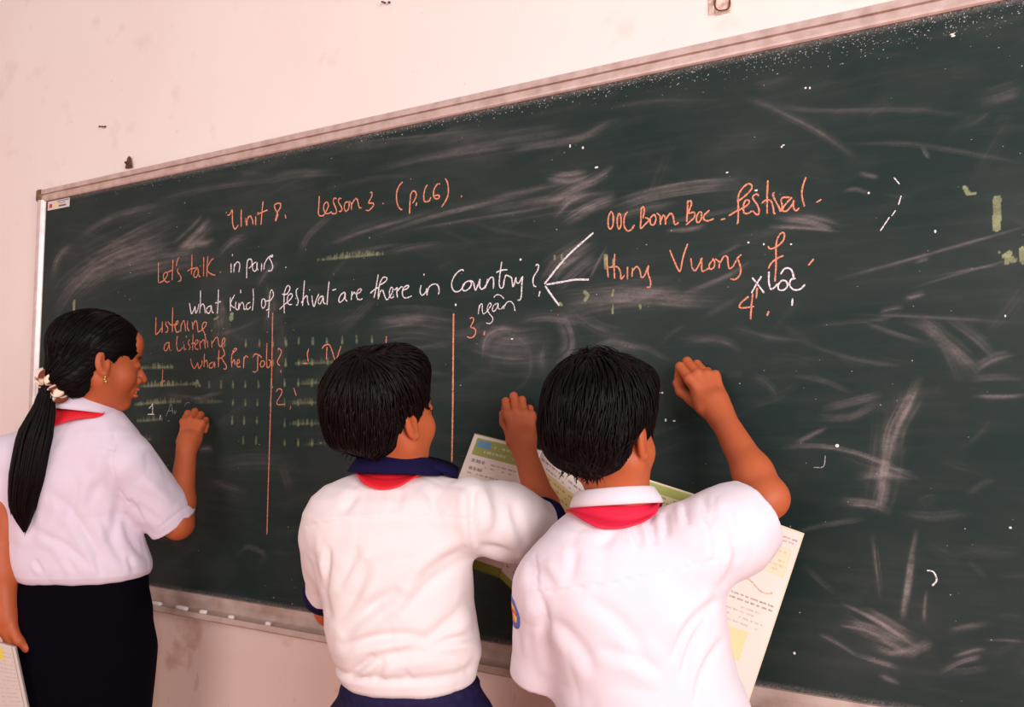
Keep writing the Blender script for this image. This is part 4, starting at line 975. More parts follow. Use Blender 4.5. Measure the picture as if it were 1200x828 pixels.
def locks(G, roots, flow, length, width, surf, steps=9, lift=(.001, .004), grav=0.0, jitter=.12, thick=.45, curl=0.0):
    """thin tapering strands of hair that follow a surface; flow(p)->direction, surf: sdf to stay on"""
    n = len(roots); p = np.array(roots, np.float64); path = [p.copy()]
    h = RNG.uniform(lift[0], lift[1], n); ln = length*RNG.uniform(.75, 1.15, n); st = ln/steps
    jit = RNG.normal(0, jitter, (n, 3)); prev = None
    for k in range(steps):
        g, d = grad(surf, p.astype(np.float32)); gn = g/(np.linalg.norm(g, axis=1)[:, None]+1e-9)
        dr = flow(p)+jit-ZZ*grav
        dr = dr-gn*np.clip((dr*gn).sum(1), None, 0)[:, None]*1.0
        if k < steps*.8: dr = dr-gn*((dr*gn).sum(1))[:, None]*.9
        dr /= np.linalg.norm(dr, axis=1)[:, None]+1e-9
        if prev is not None: dr = dr*.6+prev*.4; dr /= np.linalg.norm(dr, axis=1)[:, None]+1e-9
        prev = dr
        p = p+dr*st[:, None]
        d2 = surf(p.astype(np.float32)); want = h*(0.4+.6*(k+1)/steps)
        fix = np.clip(want-d2, -.004, .02); p = p+gn*fix[:, None]
        path.append(p.copy())
    path = np.array(path); m = steps+1
    T = np.gradient(path, axis=0); T /= np.linalg.norm(T, axis=2)[:, :, None]+1e-9
    g, _ = grad(surf, path.reshape(-1, 3).astype(np.float32)); N_ = (g/(np.linalg.norm(g, axis=1)[:, None]+1e-9)).reshape(m, n, 3)
    S = np.cross(T, N_); S /= np.linalg.norm(S, axis=2)[:, :, None]+1e-9
    prof = np.interp(np.linspace(0, 1, m), [0, .15, .6, 1], [.6, 1, .85, .06])
    wd = width*RNG.uniform(.6, 1.3, n)
    W_ = prof[:, None]*wd[None, :]
    vs = np.stack([path+S*W_[:, :, None]*.5, path+N_*W_[:, :, None]*thick, path-S*W_[:, :, None]*.5], 2)    # m,n,3,3
    base = np.arange(m*n*3).reshape(m, n, 3)
    fs = []
    for a, b in ((0, 1), (1, 2), (2, 0)):
        fs.append(np.stack([base[:-1, :, a], base[:-1, :, b], base[1:, :, b], base[1:, :, a]], -1).reshape(-1, 4))
    return vs.reshape(-1, 3), np.concatenate(fs)

M_SKIN = material('warm_brown_skin', (188, 96, 57), rough=.5, sss=.12, attr='tint', bump=(260, .12, .0008), spec=.35)
def shirt_material(name, col, fold=.0):
    m = material(name, col, rough=.85, bump=(900, .12, .0004), sheen=.15)
    return m
M_SHIRT_G = shirt_material('lilac_white_cotton', (228, 214, 228))
M_SHIRT_M = shirt_material('white_cotton', (232, 220, 220))
M_SHIRT_R = shirt_material('bright_white_cotton', (232, 220, 228))
M_NAVY = material('navy_trim', (20, 15, 56), rough=.85, spec=.15)
M_SLACKS = material('black_navy_slacks', (7, 5, 14), rough=.9, spec=.06)
M_PANTS = material('navy_elastic_trousers', (24, 18, 58), rough=.75, spec=.25)
M_RED = material('red_neckerchief', (226, 22, 40), rough=.65)
M_CRIM = material('crimson_neckerchief', (222, 22, 62), rough=.65)
M_HAIR = material('black_hair', (13, 5, 6), rough=.5, spec=.14)
M_HAIR2 = material('black_brown_hair', (15, 6, 5), rough=.5, spec=.16)
M_EYE = material('eye_white', (226, 214, 206), rough=.2)
M_IRIS = material('dark_iris', (24, 14, 10), rough=.15)
M_TOOTH = material('teeth', (246, 236, 226), rough=.25)
M_SHOE = material('dark_shoe', (34, 30, 34), rough=.5)
SKIN = lin((188, 96, 57)); LIP = lin((176, 74, 66)); BROW = lin((40, 20, 14)); DARK = lin((24, 12, 10))

def face_parts(H, root):
    for sx in (-1, 1):
        c = H.w((sx*.031, .0765, -.0045)); g = Geo()
        n = 14
        def ball(c, r, R=H.R, flat=1.0):
            vs = [c+R[:, 1]*r]; fs = []
            for i in range(1, n):
                th = math.pi*i/n
                for k in range(n):
                    ph = 2*math.pi*k/n
                    vs.append(c+r*(R[:, 1]*math.cos(th)*flat+R[:, 0]*math.sin(th)*math.cos(ph)+R[:, 2]*math.sin(th)*math.sin(ph)))
            vs.append(c-R[:, 1]*r)
            fs += [(0, 1+k, 1+(k+1) % n) for k in range(n)]
            for i in range(n-2): fs += [(1+i*n+k, 1+(i+1)*n+k, 1+(i+1)*n+(k+1) % n, 1+i*n+(k+1) % n) for k in range(n)]
            fs += [(len(vs)-1, 1+(n-2)*n+(k+1) % n, 1+(n-2)*n+k) for k in range(n)]
            return vs, fs
        g.add(*ball(c, .0122*H.s)); e = g.build('eye', M_EYE, root)
        g = Geo(); g.add(*ball(c+H.R[:, 1]*.0070*H.s-H.R[:, 2]*.0025*H.s, .0060*H.s)); g.build('iris', M_IRIS, e)

def legs_and_feet(hipc, across, hip_w, floor_z=0.0, fwd=FH):
    """hip joints, knees, ankles for a standing figure"""
    out = []
    for sx in (-1, 1):
        h = hipc+across*hip_w*sx; a = np.array([h[0], h[1], floor_z+.075])+across*.01*sx
        k = (h+a)/2+fwd*.012; k[2] = h[2]*.53
        out.append((h, k, a))
    return out

def trousers_sdf(T, LG, r_hip, r_knee, r_hem):
    def f(p):
        d = T.sdf(p)
        for h, k, a in LG:
            e = cone(p, h, k, r_hip, r_knee); e = smin(e, cone(p, k, a-ZZ*.01, r_knee, r_hem), .03)
            e = smax(e, (a[2]-.045)-p[:, 2], .004)
            d = smin(d, e, .035)
        return d
    return f
def shoes(LG, root, fwd=FH):
    lat = np.cross(fwd, ZZ)
    for h, k, a in LG:
        c = np.array([a[0], a[1], 0.0]); R = np.stack([lat, fwd, ZZ], 1)
        def f(p, c=c):
            q = (p-c.astype(np.float32))@R.astype(np.float32)
            d = ell(q, (0, .045, .030), (.040, .118, .034)); d = smin(d, ell(q, (0, -.03, .045), (.034, .048, .045)), .02)
            d = smin(d, np.maximum(np.maximum(np.abs(q[:, 0])-.036, np.abs(q[:, 1]-.040)-.105), np.abs(q[:, 2]-.010)-.007), .012)
            d = smax(d, -cone(q, (0, -.03, .075), (0, -.03, .16), .024, .03), .006)
            return smax(d, .002-p[:, 2], .002)
        sdf_mesh('shoe', f, c-np.array([.16, .16, .02]), c+np.array([.16, .20, .12]), .006, M_SHOE, root)

def scarf(mat, root, c, up, ra, rb, length, shirt, z0=.006, knot=None, label=None):
    """neckerchief under the collar: a ring whose free edge hangs length(angle) down and lies on the shirt"""
    n, m = 120, 10; up = nrm(up); out, inn = [], []
    for i in range(n):
        a = 2*math.pi*i/n; o = RT*math.cos(a)+FH*math.sin(a); L = length(a)
        p0 = c+RT*ra*math.cos(a)+FH*rb*math.sin(a)+up*z0
        for k in range(m):
            t = k/(m-1); out.append(p0+(o*.55-up*.83)*L*t+o*.003*math.sin(math.pi*t)); inn.append(0)
    V0 = np.array(out)
    def settle(v, off):
        for _ in range(6):
            g, d = grad(shirt, v.astype(np.float32), .002); gn = g/(np.linalg.norm(g, axis=1)[:, None]+1e-9)
            push = np.clip(off-d, 0, .02); v = v+gn*push[:, None]*.9+0*v
        return v
    A = settle(V0, .0075); Bv = settle(V0-0*V0, .0045)
    same = np.linalg.norm(A-Bv, axis=1) < .0012
    q = A-c; q = q-np.outer(q@up, up); q /= np.linalg.norm(q, axis=1)[:, None]+1e-9
    Bv[same] = A[same]-q[same]*.0022
    I = np.arange(n*m).reshape(n, m); J = np.roll(I, -1, 0); N_ = n*m
    f = np.concatenate([np.stack([I[:, :-1], J[:, :-1], J[:, 1:], I[:, 1:]], -1).reshape(-1, 4), (np.stack([I[:, :-1], I[:, 1:], J[:, 1:], J[:, :-1]], -1)+N_).reshape(-1, 4),
                        np.stack([I[:, 0], I[:, 0]+N_, J[:, 0]+N_, J[:, 0]], 1), np.stack([I[:, -1], J[:, -1], J[:, -1]+N_, I[:, -1]+N_], 1)])
    g = Geo(); g.add(np.vstack([A, Bv]), f.tolist())
    # knot and two tails on the chest
    k0 = c+FH*(rb+.022)-up*.035
    g2 = settle(k0[None], .012)[0]
    g.tube([g2+up*.018, g2+up*.006, g2-up*.010, g2-up*.018], [.006, .013, .013, .006], 12)
    for sx in (-1, 1):
        path = settle(np.array([g2-up*.008+RT*sx*(.006+.018*t)-up*.13*t for t in np.linspace(0, 1, 9)]), .007)
        g.tube(path, np.interp(np.linspace(0, 1, 9), [0, .2, .8, 1], [.008, .017, .026, .004]), 10, flat=(FH, .14))
    return g.build('neckerchief', mat, root, True, label)

def arm_sdf(S, E, W, r=(.040, .034, .030, .021)):
    """upper arm and forearm with elbow and taper"""
    m = W*.0+E*.72+W*.28
    def f(p):
        d = cone(p, S, E, r[0], r[1]*.94)
        d = smin(d, sph(p, E, r[1]*.95), .01)
        d = smin(d, cone(p, E, m, r[1]*.96, r[2]*1.04), .012)
        return smin(d, cone(p, m, W, r[2]*1.04, r[3]), .02)
    return f
def sleeve_sdf(S, M, r0, rm, r1, mid=None):
    """short sleeve from the shoulder S to the hem M, hollow at the hem"""
    dr = nrm(M-S) if mid is None else nrm(M-mid)
    def f(p):
        if mid is None: d = cone(p, S, M+dr*.02, r0, r1)
        else: d = smin(cone(p, S, mid, r0, rm), cone(p, mid, M+dr*.02, rm, r1), .03)
        d = smax(d, (p-M.astype(np.float32))@dr.astype(np.float32), .003)
        return d
    def hole(p):
        return cone(p, M-dr*.030, M+dr*.05, r1-.011, r1-.006)
    return f, hole, dr

def build_person(spec):
    """assembles one figure from its joints; every piece is a mesh of its own under the person"""
    H = spec['head']; T = spec['torso']; root = empty('person', spec['base'], spec['label'], 'person', None)
    A = spec['arms']; hands = spec['hands']; LG = spec['legs']; nb0, nb1 = spec['neck']; s = H.s
    # --- the body: one continuous surface
    Tb = spec['body_torso']
    def legs_f(p):
        d = None
        for h, k, a in LG:
            e = chain(p, [h, k, a, a+ZZ*-.03], (.062, .044, .030, .030), .03)
            e = smin(e, cone(p, a-ZZ*.035, a-ZZ*.045+FH*.10, .028, .024), .02)
            d = e if d is None else np.minimum(d, e)
        return d
    def body(p):
        d = Tb.sdf(p, spec.get('shrink', .014))
        low = p[:, 2] < Tb.z[0]+.12
        if low.any():
            d = d.copy(); d[low] = smin(d[low], legs_f(p[low]), .04)
        d = smin(d, cone(p, nb0, nb1, spec['neck_r'][0], spec['neck_r'][1]), .030)
        for S, E, W in A:
            d = smin(d, arm_sdf(S, E, W, spec['arm_r'])(p), .012)
        for h in hands: d = blend_local(d, p, h.sdf, h.c, .15, .010)
        return blend_local(d, p, H.sdf, H.c, .20*s, .018)
    lo = np.minimum.reduce([Tb.point(Tb.z[k], -1, -1) for k in (0, -1)]+[Tb.point(Tb.z[k], 1, 1) for k in (0, -1)]+[h.c-.11 for h in hands]+[H.c-.15*s]+[w-.05 for a in A for w in a])
    hi = np.maximum.reduce([Tb.point(Tb.z[k], -1, -1) for k in (0, -1)]+[Tb.point(Tb.z[k], 1, 1) for k in (0, -1)]+[h.c+.11 for h in hands]+[H.c+.15*s]+[w+.05 for a in A for w in a])
    for h, k, a in LG:
        for q in (h, k, a): lo = np.minimum(lo, q-.13); hi = np.maximum(hi, q+.13)
    lo[2] = -.02
    fine = [[(H.c[i]-.125*s, H.c[i]+.125*s, .0027)]+[(h.c[i]-.075, h.c[i]+.075, .0021) for h in hands if h.k > 0] for i in range(3)]
    b = sdf_mesh('body', body, lo, hi, .0075, M_SKIN, root, fine, None, lambda v: H.colours(v, SKIN, LIP, BROW, DARK))
    face_parts(H, root)
    # --- trousers, shoes
    tl, th = spec['trouser_box']
    sdf_mesh('trousers', trousers_sdf(spec['trouser_torso'], LG, *spec['trouser_r']), tl, th, .0075, spec['trouser_mat'], root, ((), (), [(spec['trouser_torso'].z[0]-.02, 2, .005)]), spec.get('trouser_post'))
    shoes(LG, root)
    # --- shirt
    sl = [sleeve_sdf(*q) for q in spec['sleeves']]
    def shirt(p):
        d = T.sdf(p)
        for (f, hole, dr) in sl: d = smin(d, f(p), spec.get('sleeve_k', .028))
        for extra in spec.get('shirt_extra', ()): d = extra(p, d)
        for (f, hole, dr) in sl: d = smax(d, -hole(p), .003)
        d = smax(d, -cone(p, nb0+(nb1-nb0)*.33, nb1+(nb1-nb0)*.5, spec['neck_r'][0]-.004, spec['neck_r'][1]+.002), .006)
        return d
    slo, shi = spec['shirt_box']
    sh = sdf_mesh('shirt', shirt, slo, shi, .0042, spec['shirt_mat'], root, post=spec['shirt_post'])
    return root, sh, shirt

def hair_cap(H, extra, cut, name, mat, root, lock_sets, h=.0032, post=None):
    """scalp-hugging mass of hair plus loose strands, one mesh"""
    def f(p):
        q = H.loc(p).astype(np.float32)
        d = extra(q); return smax(d, cut(q), .006)*H.s
    R = .19*H.s
    X, Y, Z = [axis_lines(H.c[i]-R, H.c[i]+R, h, ()) for i in range(3)]
    v, q = polygonise(f, X, Y, Z, 1); v = v.astype(float); q = fix_winding(v-v.mean(0), q)
    n = normals(v, q)
    if post is not None: v = post(v, n)
    V_, F_ = [v], [q]; off = len(v)
    for ls in lock_sets:
        sel = ls['sel'](H.loc(v.astype(np.float32)), n@H.R); ids = np.nonzero(sel)[0]
        if not len(ids): continue
        k = RNG.choice(ids, ls['n']); roots = v[k]-n[k]*.002
        lv, lf = locks(None, roots, ls['flow'], ls['len'], ls['w'], f, steps=ls.get('steps', 9), lift=ls.get('lift', (.0005, .004)), grav=ls.get('grav', 0), jitter=ls.get('jit', .12))
        V_.append(lv); F_.append(lf+off); off += len(lv)
    return mesh_obj(name, np.vstack(V_), np.vstack(F_), mat, root), f

# ================================================================== the girl on the left
def girl():
    d = 1.88
    H = Head(P(115, 422, 1.88), V(.75, -.16, .63), V(.03, 1, .05), 1.0, smile=1.0, opened=.2)
    T = Torso([(474, 80, 128, .045, .02), (482, 66, 136, .052, .015), (492, 46, 146, .062, .01), (505, 26, 158, .072, .005), (525, 10, 166, .083, 0), (560, 8, 163, .098, 0), (600, 14, 156, .100, 0), (640, 14, 166, .104, 0),
               (658, 15, 173, .106, 0), (668, 17, 174, .104, 0), (674, 21, 171, .098, 0), (678, 26, 166, .092, 0)], d)
    Tt = Torso([(672, 24, 170, .090, 0), (690, 19, 170, .098, 0), (715, 17, 174, .108, 0), (760, 20, 175, .112, 0), (800, 28, 170, .105, 0), (840, 36, 162, .09, 0)], d)
    Tb = Torso([(478, 82, 124, .040, .02), (492, 56, 140, .050, .012), (508, 32, 154, .060, .006), (530, 18, 160, .07, 0), (580, 20, 152, .082, 0), (640, 26, 156, .085, 0), (680, 32, 160, .08, 0), (740, 26, 168, .095, 0), (800, 34, 164, .09, 0)], d)
    hipc = P(98, 770, d); base = np.array([hipc[0], hipc[1], 0])
    LG = legs_and_feet(hipc, RT, .075)
    S = P(148, 542, 1.86); E = P(209, 614, 1.90); W = P(219, 524, 1.985)
    SL, EL, WL = P(16, 540, 1.86), P(0, 648, 1.82), P(8, 724, 1.79)
    hr = Hand(W, V(-.02, .82, .57), V(.02, .42, -.9), V(-1, .1, .0), .98, (20, 92, 46))
    hl = Hand(WL, V(.02, -1, .10), V(-.75, .0, -.65), V(.6, -.1, -.7), .95, (25, 38, 26), thumb='side')
    spec = dict(head=H, torso=T, body_torso=Tb, trouser_torso=Tt, base=base, arms=[(S, E, W), (SL, EL, WL)], hands=[hr, hl], legs=LG,
                neck=(P(99, 498, 1.89), P(112, 452, 1.885)), neck_r=(.060, .050), arm_r=(.044, .036, .031, .0235),
                label='person in a white blouse with long black ponytail writing at the left of the board',
                trouser_box=(base+np.array([-.27, -.27, .02]), base+np.array([.27, .27, 1.0])), trouser_r=(.090, .072, .078), trouser_mat=M_SLACKS,
                sleeves=[(S, P(204, 613, 1.915), .070, .064, .060), (SL, P(-6, 618, 1.87), .066, .060, .056)], shirt_mat=M_SHIRT_G,
                shirt_box=(P(-40, 690, d)*[1, 1, 1]-np.array([.22, .25, .02]), P(240, 470, d)+np.array([.22, .25, .02])),
                shirt_post=fold_post([(140, 560, 128, 640, 6, -.006, 4), (128, 545, 100, 600, 7, -.005), (60, 575, 120, 660, 6, -.006, 5), (40, 620, 110, 668, 5, -.005, 4), (145, 600, 170, 655, 5, -.007, -4), (150, 585, 168, 612, 4, -.007), (90, 560, 70, 640, 8, -.005), (30, 560, 40, 640, 7, -.005), (118, 600, 150, 665, 5, -.005, -3), (70, 640, 90, 672, 4, -.004), (110, 650, 120, 674, 4, -.004), (40, 655, 50, 672, 3, -.004), (150, 650, 158, 672, 3, -.004), (165, 560, 205, 590, 7, .004), (160, 590, 190, 612, 5, -.004)], 14, .0026,
                    [([(134, 508), (131, 540), (138, 575), (150, 590)], 1.3, -.0022), ([(188, 617), (222, 590)], 1.2, -.0016), ([(70, 512), (110, 520), (134, 526)], 1.2, -.0012)]))
    root, sh, shirt = build_person(spec)
    # collar with the red neckerchief under it
    c = P(100, 478, 1.888); up = nrm(V(.12, 1, .12))
    band('collar', c, RT, FH, up, .058, .055, [(-.004, .020), (-.001, .026), (.004, .024), (.018, .002), (.022, -.010), (.018, -.011), (.008, .0), (.0, .004), (-.004, .0)], M_SHIRT_G, sh, wob=.04, lift=lambda a: -.006*math.sin(a)-.008*math.cos(a)+.002)
    scarf(M_RED, root, c-ZZ*.010, up, .061, .058, lambda a: .024+.030*math.exp(-((a-math.pi*1.30)/.62)**2), shirt)
    # hair gathered into a ponytail
    tie = P(61, 452, 1.815)
    def mass(q):
        d = ell(q, (0, -.012, .036), (.0815, .1065, .087)); return smin(d, ell(q, (0, -.052, -.045), (.066, .056, .062)), .03)
    def cut(q):
        a = np.abs(q[:, 0])
        face = -ell(np.stack([a, q[:, 1], q[:, 2]], 1), (0, .096, -.058), (.086, .064, .096))
        side = -ell(np.stack([a, q[:, 1], q[:, 2]], 1), (.085, .020, -.045), (.036, .040, .050)); side = np.maximum(side, -ell(np.stack([a, q[:, 1], q[:, 2]], 1), (.080, .060, -.030), (.036, .046, .062)))
        low = -(q[:, 2]+.092+.50*(q[:, 1]+.05))
        return np.maximum(np.maximum(face, side), low)
    tl = H.loc(tie[None].astype(np.float32))[0]
    def flow(p):
        dv = tie-p; return dv/(np.linalg.norm(dv, axis=1)[:, None]+1e-9)
    def post(v, n):
        q = H.loc(v.astype(np.float32)); a = np.arctan2(q[:, 0], q[:, 2]-.0)
        return v+n*(.0005*np.sin(q[:, 2]*420+q[:, 0]*300)+.0004*np.sin(a*90))[:, None]
    hair, f = hair_cap(H, mass, cut, 'hair', M_HAIR, root, [dict(sel=lambda q, n: (q[:, 1] < .035) & (n[:, 1] < .75), n=420, flow=flow, len=.085, w=.0042, jit=.05, lift=(.0002, .0018), steps=8),
        dict(sel=lambda q, n: (q[:, 1] > .0) & (q[:, 2] < .02) & (q[:, 0] > .03), n=26, flow=lambda p: np.tile(nrm(-ZZ+FH*.2+RT*.25), (len(p), 1)), len=.05, w=.0016, jit=.2, lift=(.001, .003))], post=post)
    # ponytail
    path = spline([tie+V(.7, .1, .7)*.045, tie+V(.7, .1, .7)*.015, tie+V(-.8, -.9, -.3)*.014, P(51, 480, 1.80), P(40, 515, 1.785), P(32, 556, 1.775), P(27, 590, 1.775), P(29, 623, 1.78)], 60)
    tt = np.linspace(0, 1, 60); rad = np.interp(tt, [0, .16, .26, .42, .66, .85, .95, 1], [.022, .015, .024, .037, .037, .029, .013, .003])
    g = Geo(); seg = 40; Tn = np.gradient(path, axis=0); Tn /= np.linalg.norm(Tn, axis=1)[:, None]
    vs = []
    for i in range(60):
        e1 = nrm(np.cross(Tn[i], FW)); e2 = np.cross(Tn[i], e1)
        for k in range(seg):
            a = 2*math.pi*k/seg; r = rad[i]*(1+.05*math.sin(9*a+3*tt[i])+.04*math.sin(23*a+5*tt[i]))
            vs.append(path[i]+e1*r*math.cos(a)+e2*r*.62*math.sin(a))
    g.add(vs, [(i*seg+k, i*seg+(k+1) % seg, (i+1)*seg+(k+1) % seg, (i+1)*seg+k) for i in range(59) for k in range(seg)]+[tuple(range(seg-1, -1, -1)), tuple(range(59*seg, 60*seg))])
    for _ in range(170):
        a = random.uniform(0, 6.28); k0 = random.randint(2, 22); k1 = random.randint(44, 59); q = []; rr = random.uniform(.9, 1.04); da = random.uniform(-.25, .25)
        for i in range(k0, k1+1, 3):
            e1 = nrm(np.cross(Tn[i], FW)); e2 = np.cross(Tn[i], e1); al = a+da*(i-k0)/40
            q.append(path[i]+e1*rad[i]*rr*math.cos(al)+e2*rad[i]*rr*.66*math.sin(al))
        q.append(q[-1]+(q[-1]-q[-2])*.5)
        g.tube(q, np.interp(np.linspace(0, 1, len(q)), [0, .1, .7, 1], [.0008, .0022, .002, .0003]), 4)
    g.build('ponytail', M_HAIR, hair)
    # brown and cream patterned scrunchie: a puckered ring
    g = Geo(); ax = V(-.55, -.45, -.70); e1 = nrm(np.cross(ax, FW)); e2 = np.cross(ax, e1); n, m = 96, 16; vs = []; cc = []
    cream, brown = lin((248, 232, 206)), lin((120, 48, 32))
    for i in range(n):
        a = 2*math.pi*i/n
        for k in range(m):
            b = 2*math.pi*k/m; rr = .0145*(1+.30*math.sin(11*a+1.2*math.sin(b))+.12*math.sin(17*a))
            R_ = .0270+rr*math.cos(b)
            vs.append(tie+e1*R_*math.cos(a)*1.08+e2*R_*math.sin(a)*.85+ax*rr*1.05*math.sin(b))
            cc.append(brown if (int(a*12/6.2832*1.0)+int(b*5/6.2832)) % 2 == 0 and (int(a*31) % 5 > 0) else cream)
    g.add(vs, [(i*m+k, ((i+1) % n)*m+k, ((i+1) % n)*m+(k+1) % m, i*m+(k+1) % m) for i in range(n) for k in range(m)], np.array(cc))
    g.build('scrunchie', material('patterned_cotton', (240, 220, 200), rough=.8, attr='tint'), root, True, 'cream and brown patterned hair tie')
    # earring and teeth
    g = Geo(); e = H.w((.084, .004, -.040)); M_GOLD = material('gold', (236, 200, 120), rough=.25, metal=.9)
    for dq, r in (((0, 0, 0), .0032), ((0, 0, -.006), .0030), ((.0, .003, -.011), .0034)):
        p0 = e+H.R@np.array(dq); g.tube([p0-H.R[:, 0]*r*1.0, p0-H.R[:, 0]*r*.5, p0+H.R[:, 0]*r*.5, p0+H.R[:, 0]*r], [r*.3, r, r, r*.3], 8)
    g.build('earring', M_GOLD, root)
    g = Geo()
    for k in range(-4, 5):
        a = k*.17; c0 = H.w((.034*math.sin(a)*1.0, .058+.0385*math.cos(a), -.0645)); t = H.R@np.array([math.cos(a), -math.sin(a), 0]); o_ = H.R@np.array([math.sin(a), math.cos(a), 0])
        g.add([c0+t*x*.0028+o_*y*.002+H.R[:, 2]*z*.0042 for x in (-1, 1) for y in (-1, 1) for z in (-1, 1)], [(0, 1, 3, 2), (4, 6, 7, 5), (0, 4, 5, 1), (2, 3, 7, 6), (0, 2, 6, 4), (1, 5, 7, 3)])
    g.build('teeth', M_TOOTH, root)
    return root, hl, WL

# ================================================================== short-haired boys
def boy_hair(H, mat, root, whorl, nape, n=1500, spike=0, earcut=.0, earback=.006):
    def mass(q):
        d = ell(q, (0, -.016, .040), (.086, .105, .090)); d = smin(d, ell(q, (0, -.052, -.012), (.070, .060, .056)), .03)
        return smin(d, ell(q, (0, .050, .085), (.060, .040, .034)), .03)
    def cut(q):
        a = np.abs(q[:, 0]); A = np.stack([a, q[:, 1], q[:, 2]], 1)
        face = -ell(A, (0, .105, -.045), (.090, .072, .108))
        ear = -ell(A, (.090, -.004, -.034), (.034, .032+earcut*.5, .046+earcut))
        front = -ell(A, (.075, .055, -.045), (.055, .046, .062))
        ear = np.maximum(ear, -ell(A, (.092, -.012-earback, -.048), (.040, .030+earback*.6, .046)))
        low = -(q[:, 2]+nape+.55*(q[:, 1]+.05)); front = np.maximum(front, -ell(A, (.080, .075, .0), (.030, .040, .060)))
        return np.maximum(np.maximum(np.maximum(face, ear), low), front)
    wc = H.w(whorl)
    def flow(p):
        dv = p-wc; dn = np.linalg.norm(dv, axis=1)[:, None]
        rad = dv/(dn+1e-6); sw = np.cross(H.R[:, 2], rad)
        return rad+.45*sw*np.clip(1-dn/.09, 0, 1)-ZZ*.45*np.clip(dn/.1, 0, 1)
    def post(v, n_):
        q = (v-wc); a = np.arctan2(q@H.R[:, 0], q@H.R[:, 1]); r = np.linalg.norm(q, axis=1)
        return v+n_*(.0012*np.sin(a*46+r*25)+.0008*np.sin(a*83-r*60)+.0016*vnoise(v*55))[:, None]
    sets = [dict(sel=lambda q, nn: nn[:, 1] < .9, n=n, flow=flow, len=.058, w=.0040, jit=.16, lift=(.0005, .0045)),
            dict(sel=lambda q, nn: (q[:, 2] < .02) & (q[:, 1] < .02), n=int(n*.35), flow=flow, len=.036, w=.0026, jit=.14, lift=(.0, .002), grav=.6),
            dict(sel=lambda q, nn: (q[:, 1] > .05) & (q[:, 2] > .04), n=160, flow=lambda p: np.tile(H.R[:, 1]*.6-H.R[:, 2]*.9, (len(p), 1)), len=.045, w=.004, jit=.18, lift=(.001, .004))]
    if spike: sets.append(dict(sel=lambda q, nn: (np.linalg.norm(q-np.array(whorl), axis=1) < .04), n=spike, flow=lambda p: np.tile(ZZ*.9-RT*.6, (len(p), 1)), len=.03, w=.0026, jit=.5, lift=(.004, .012)))
    return hair_cap(H, mass, cut, 'hair', mat, root, sets, post=post)

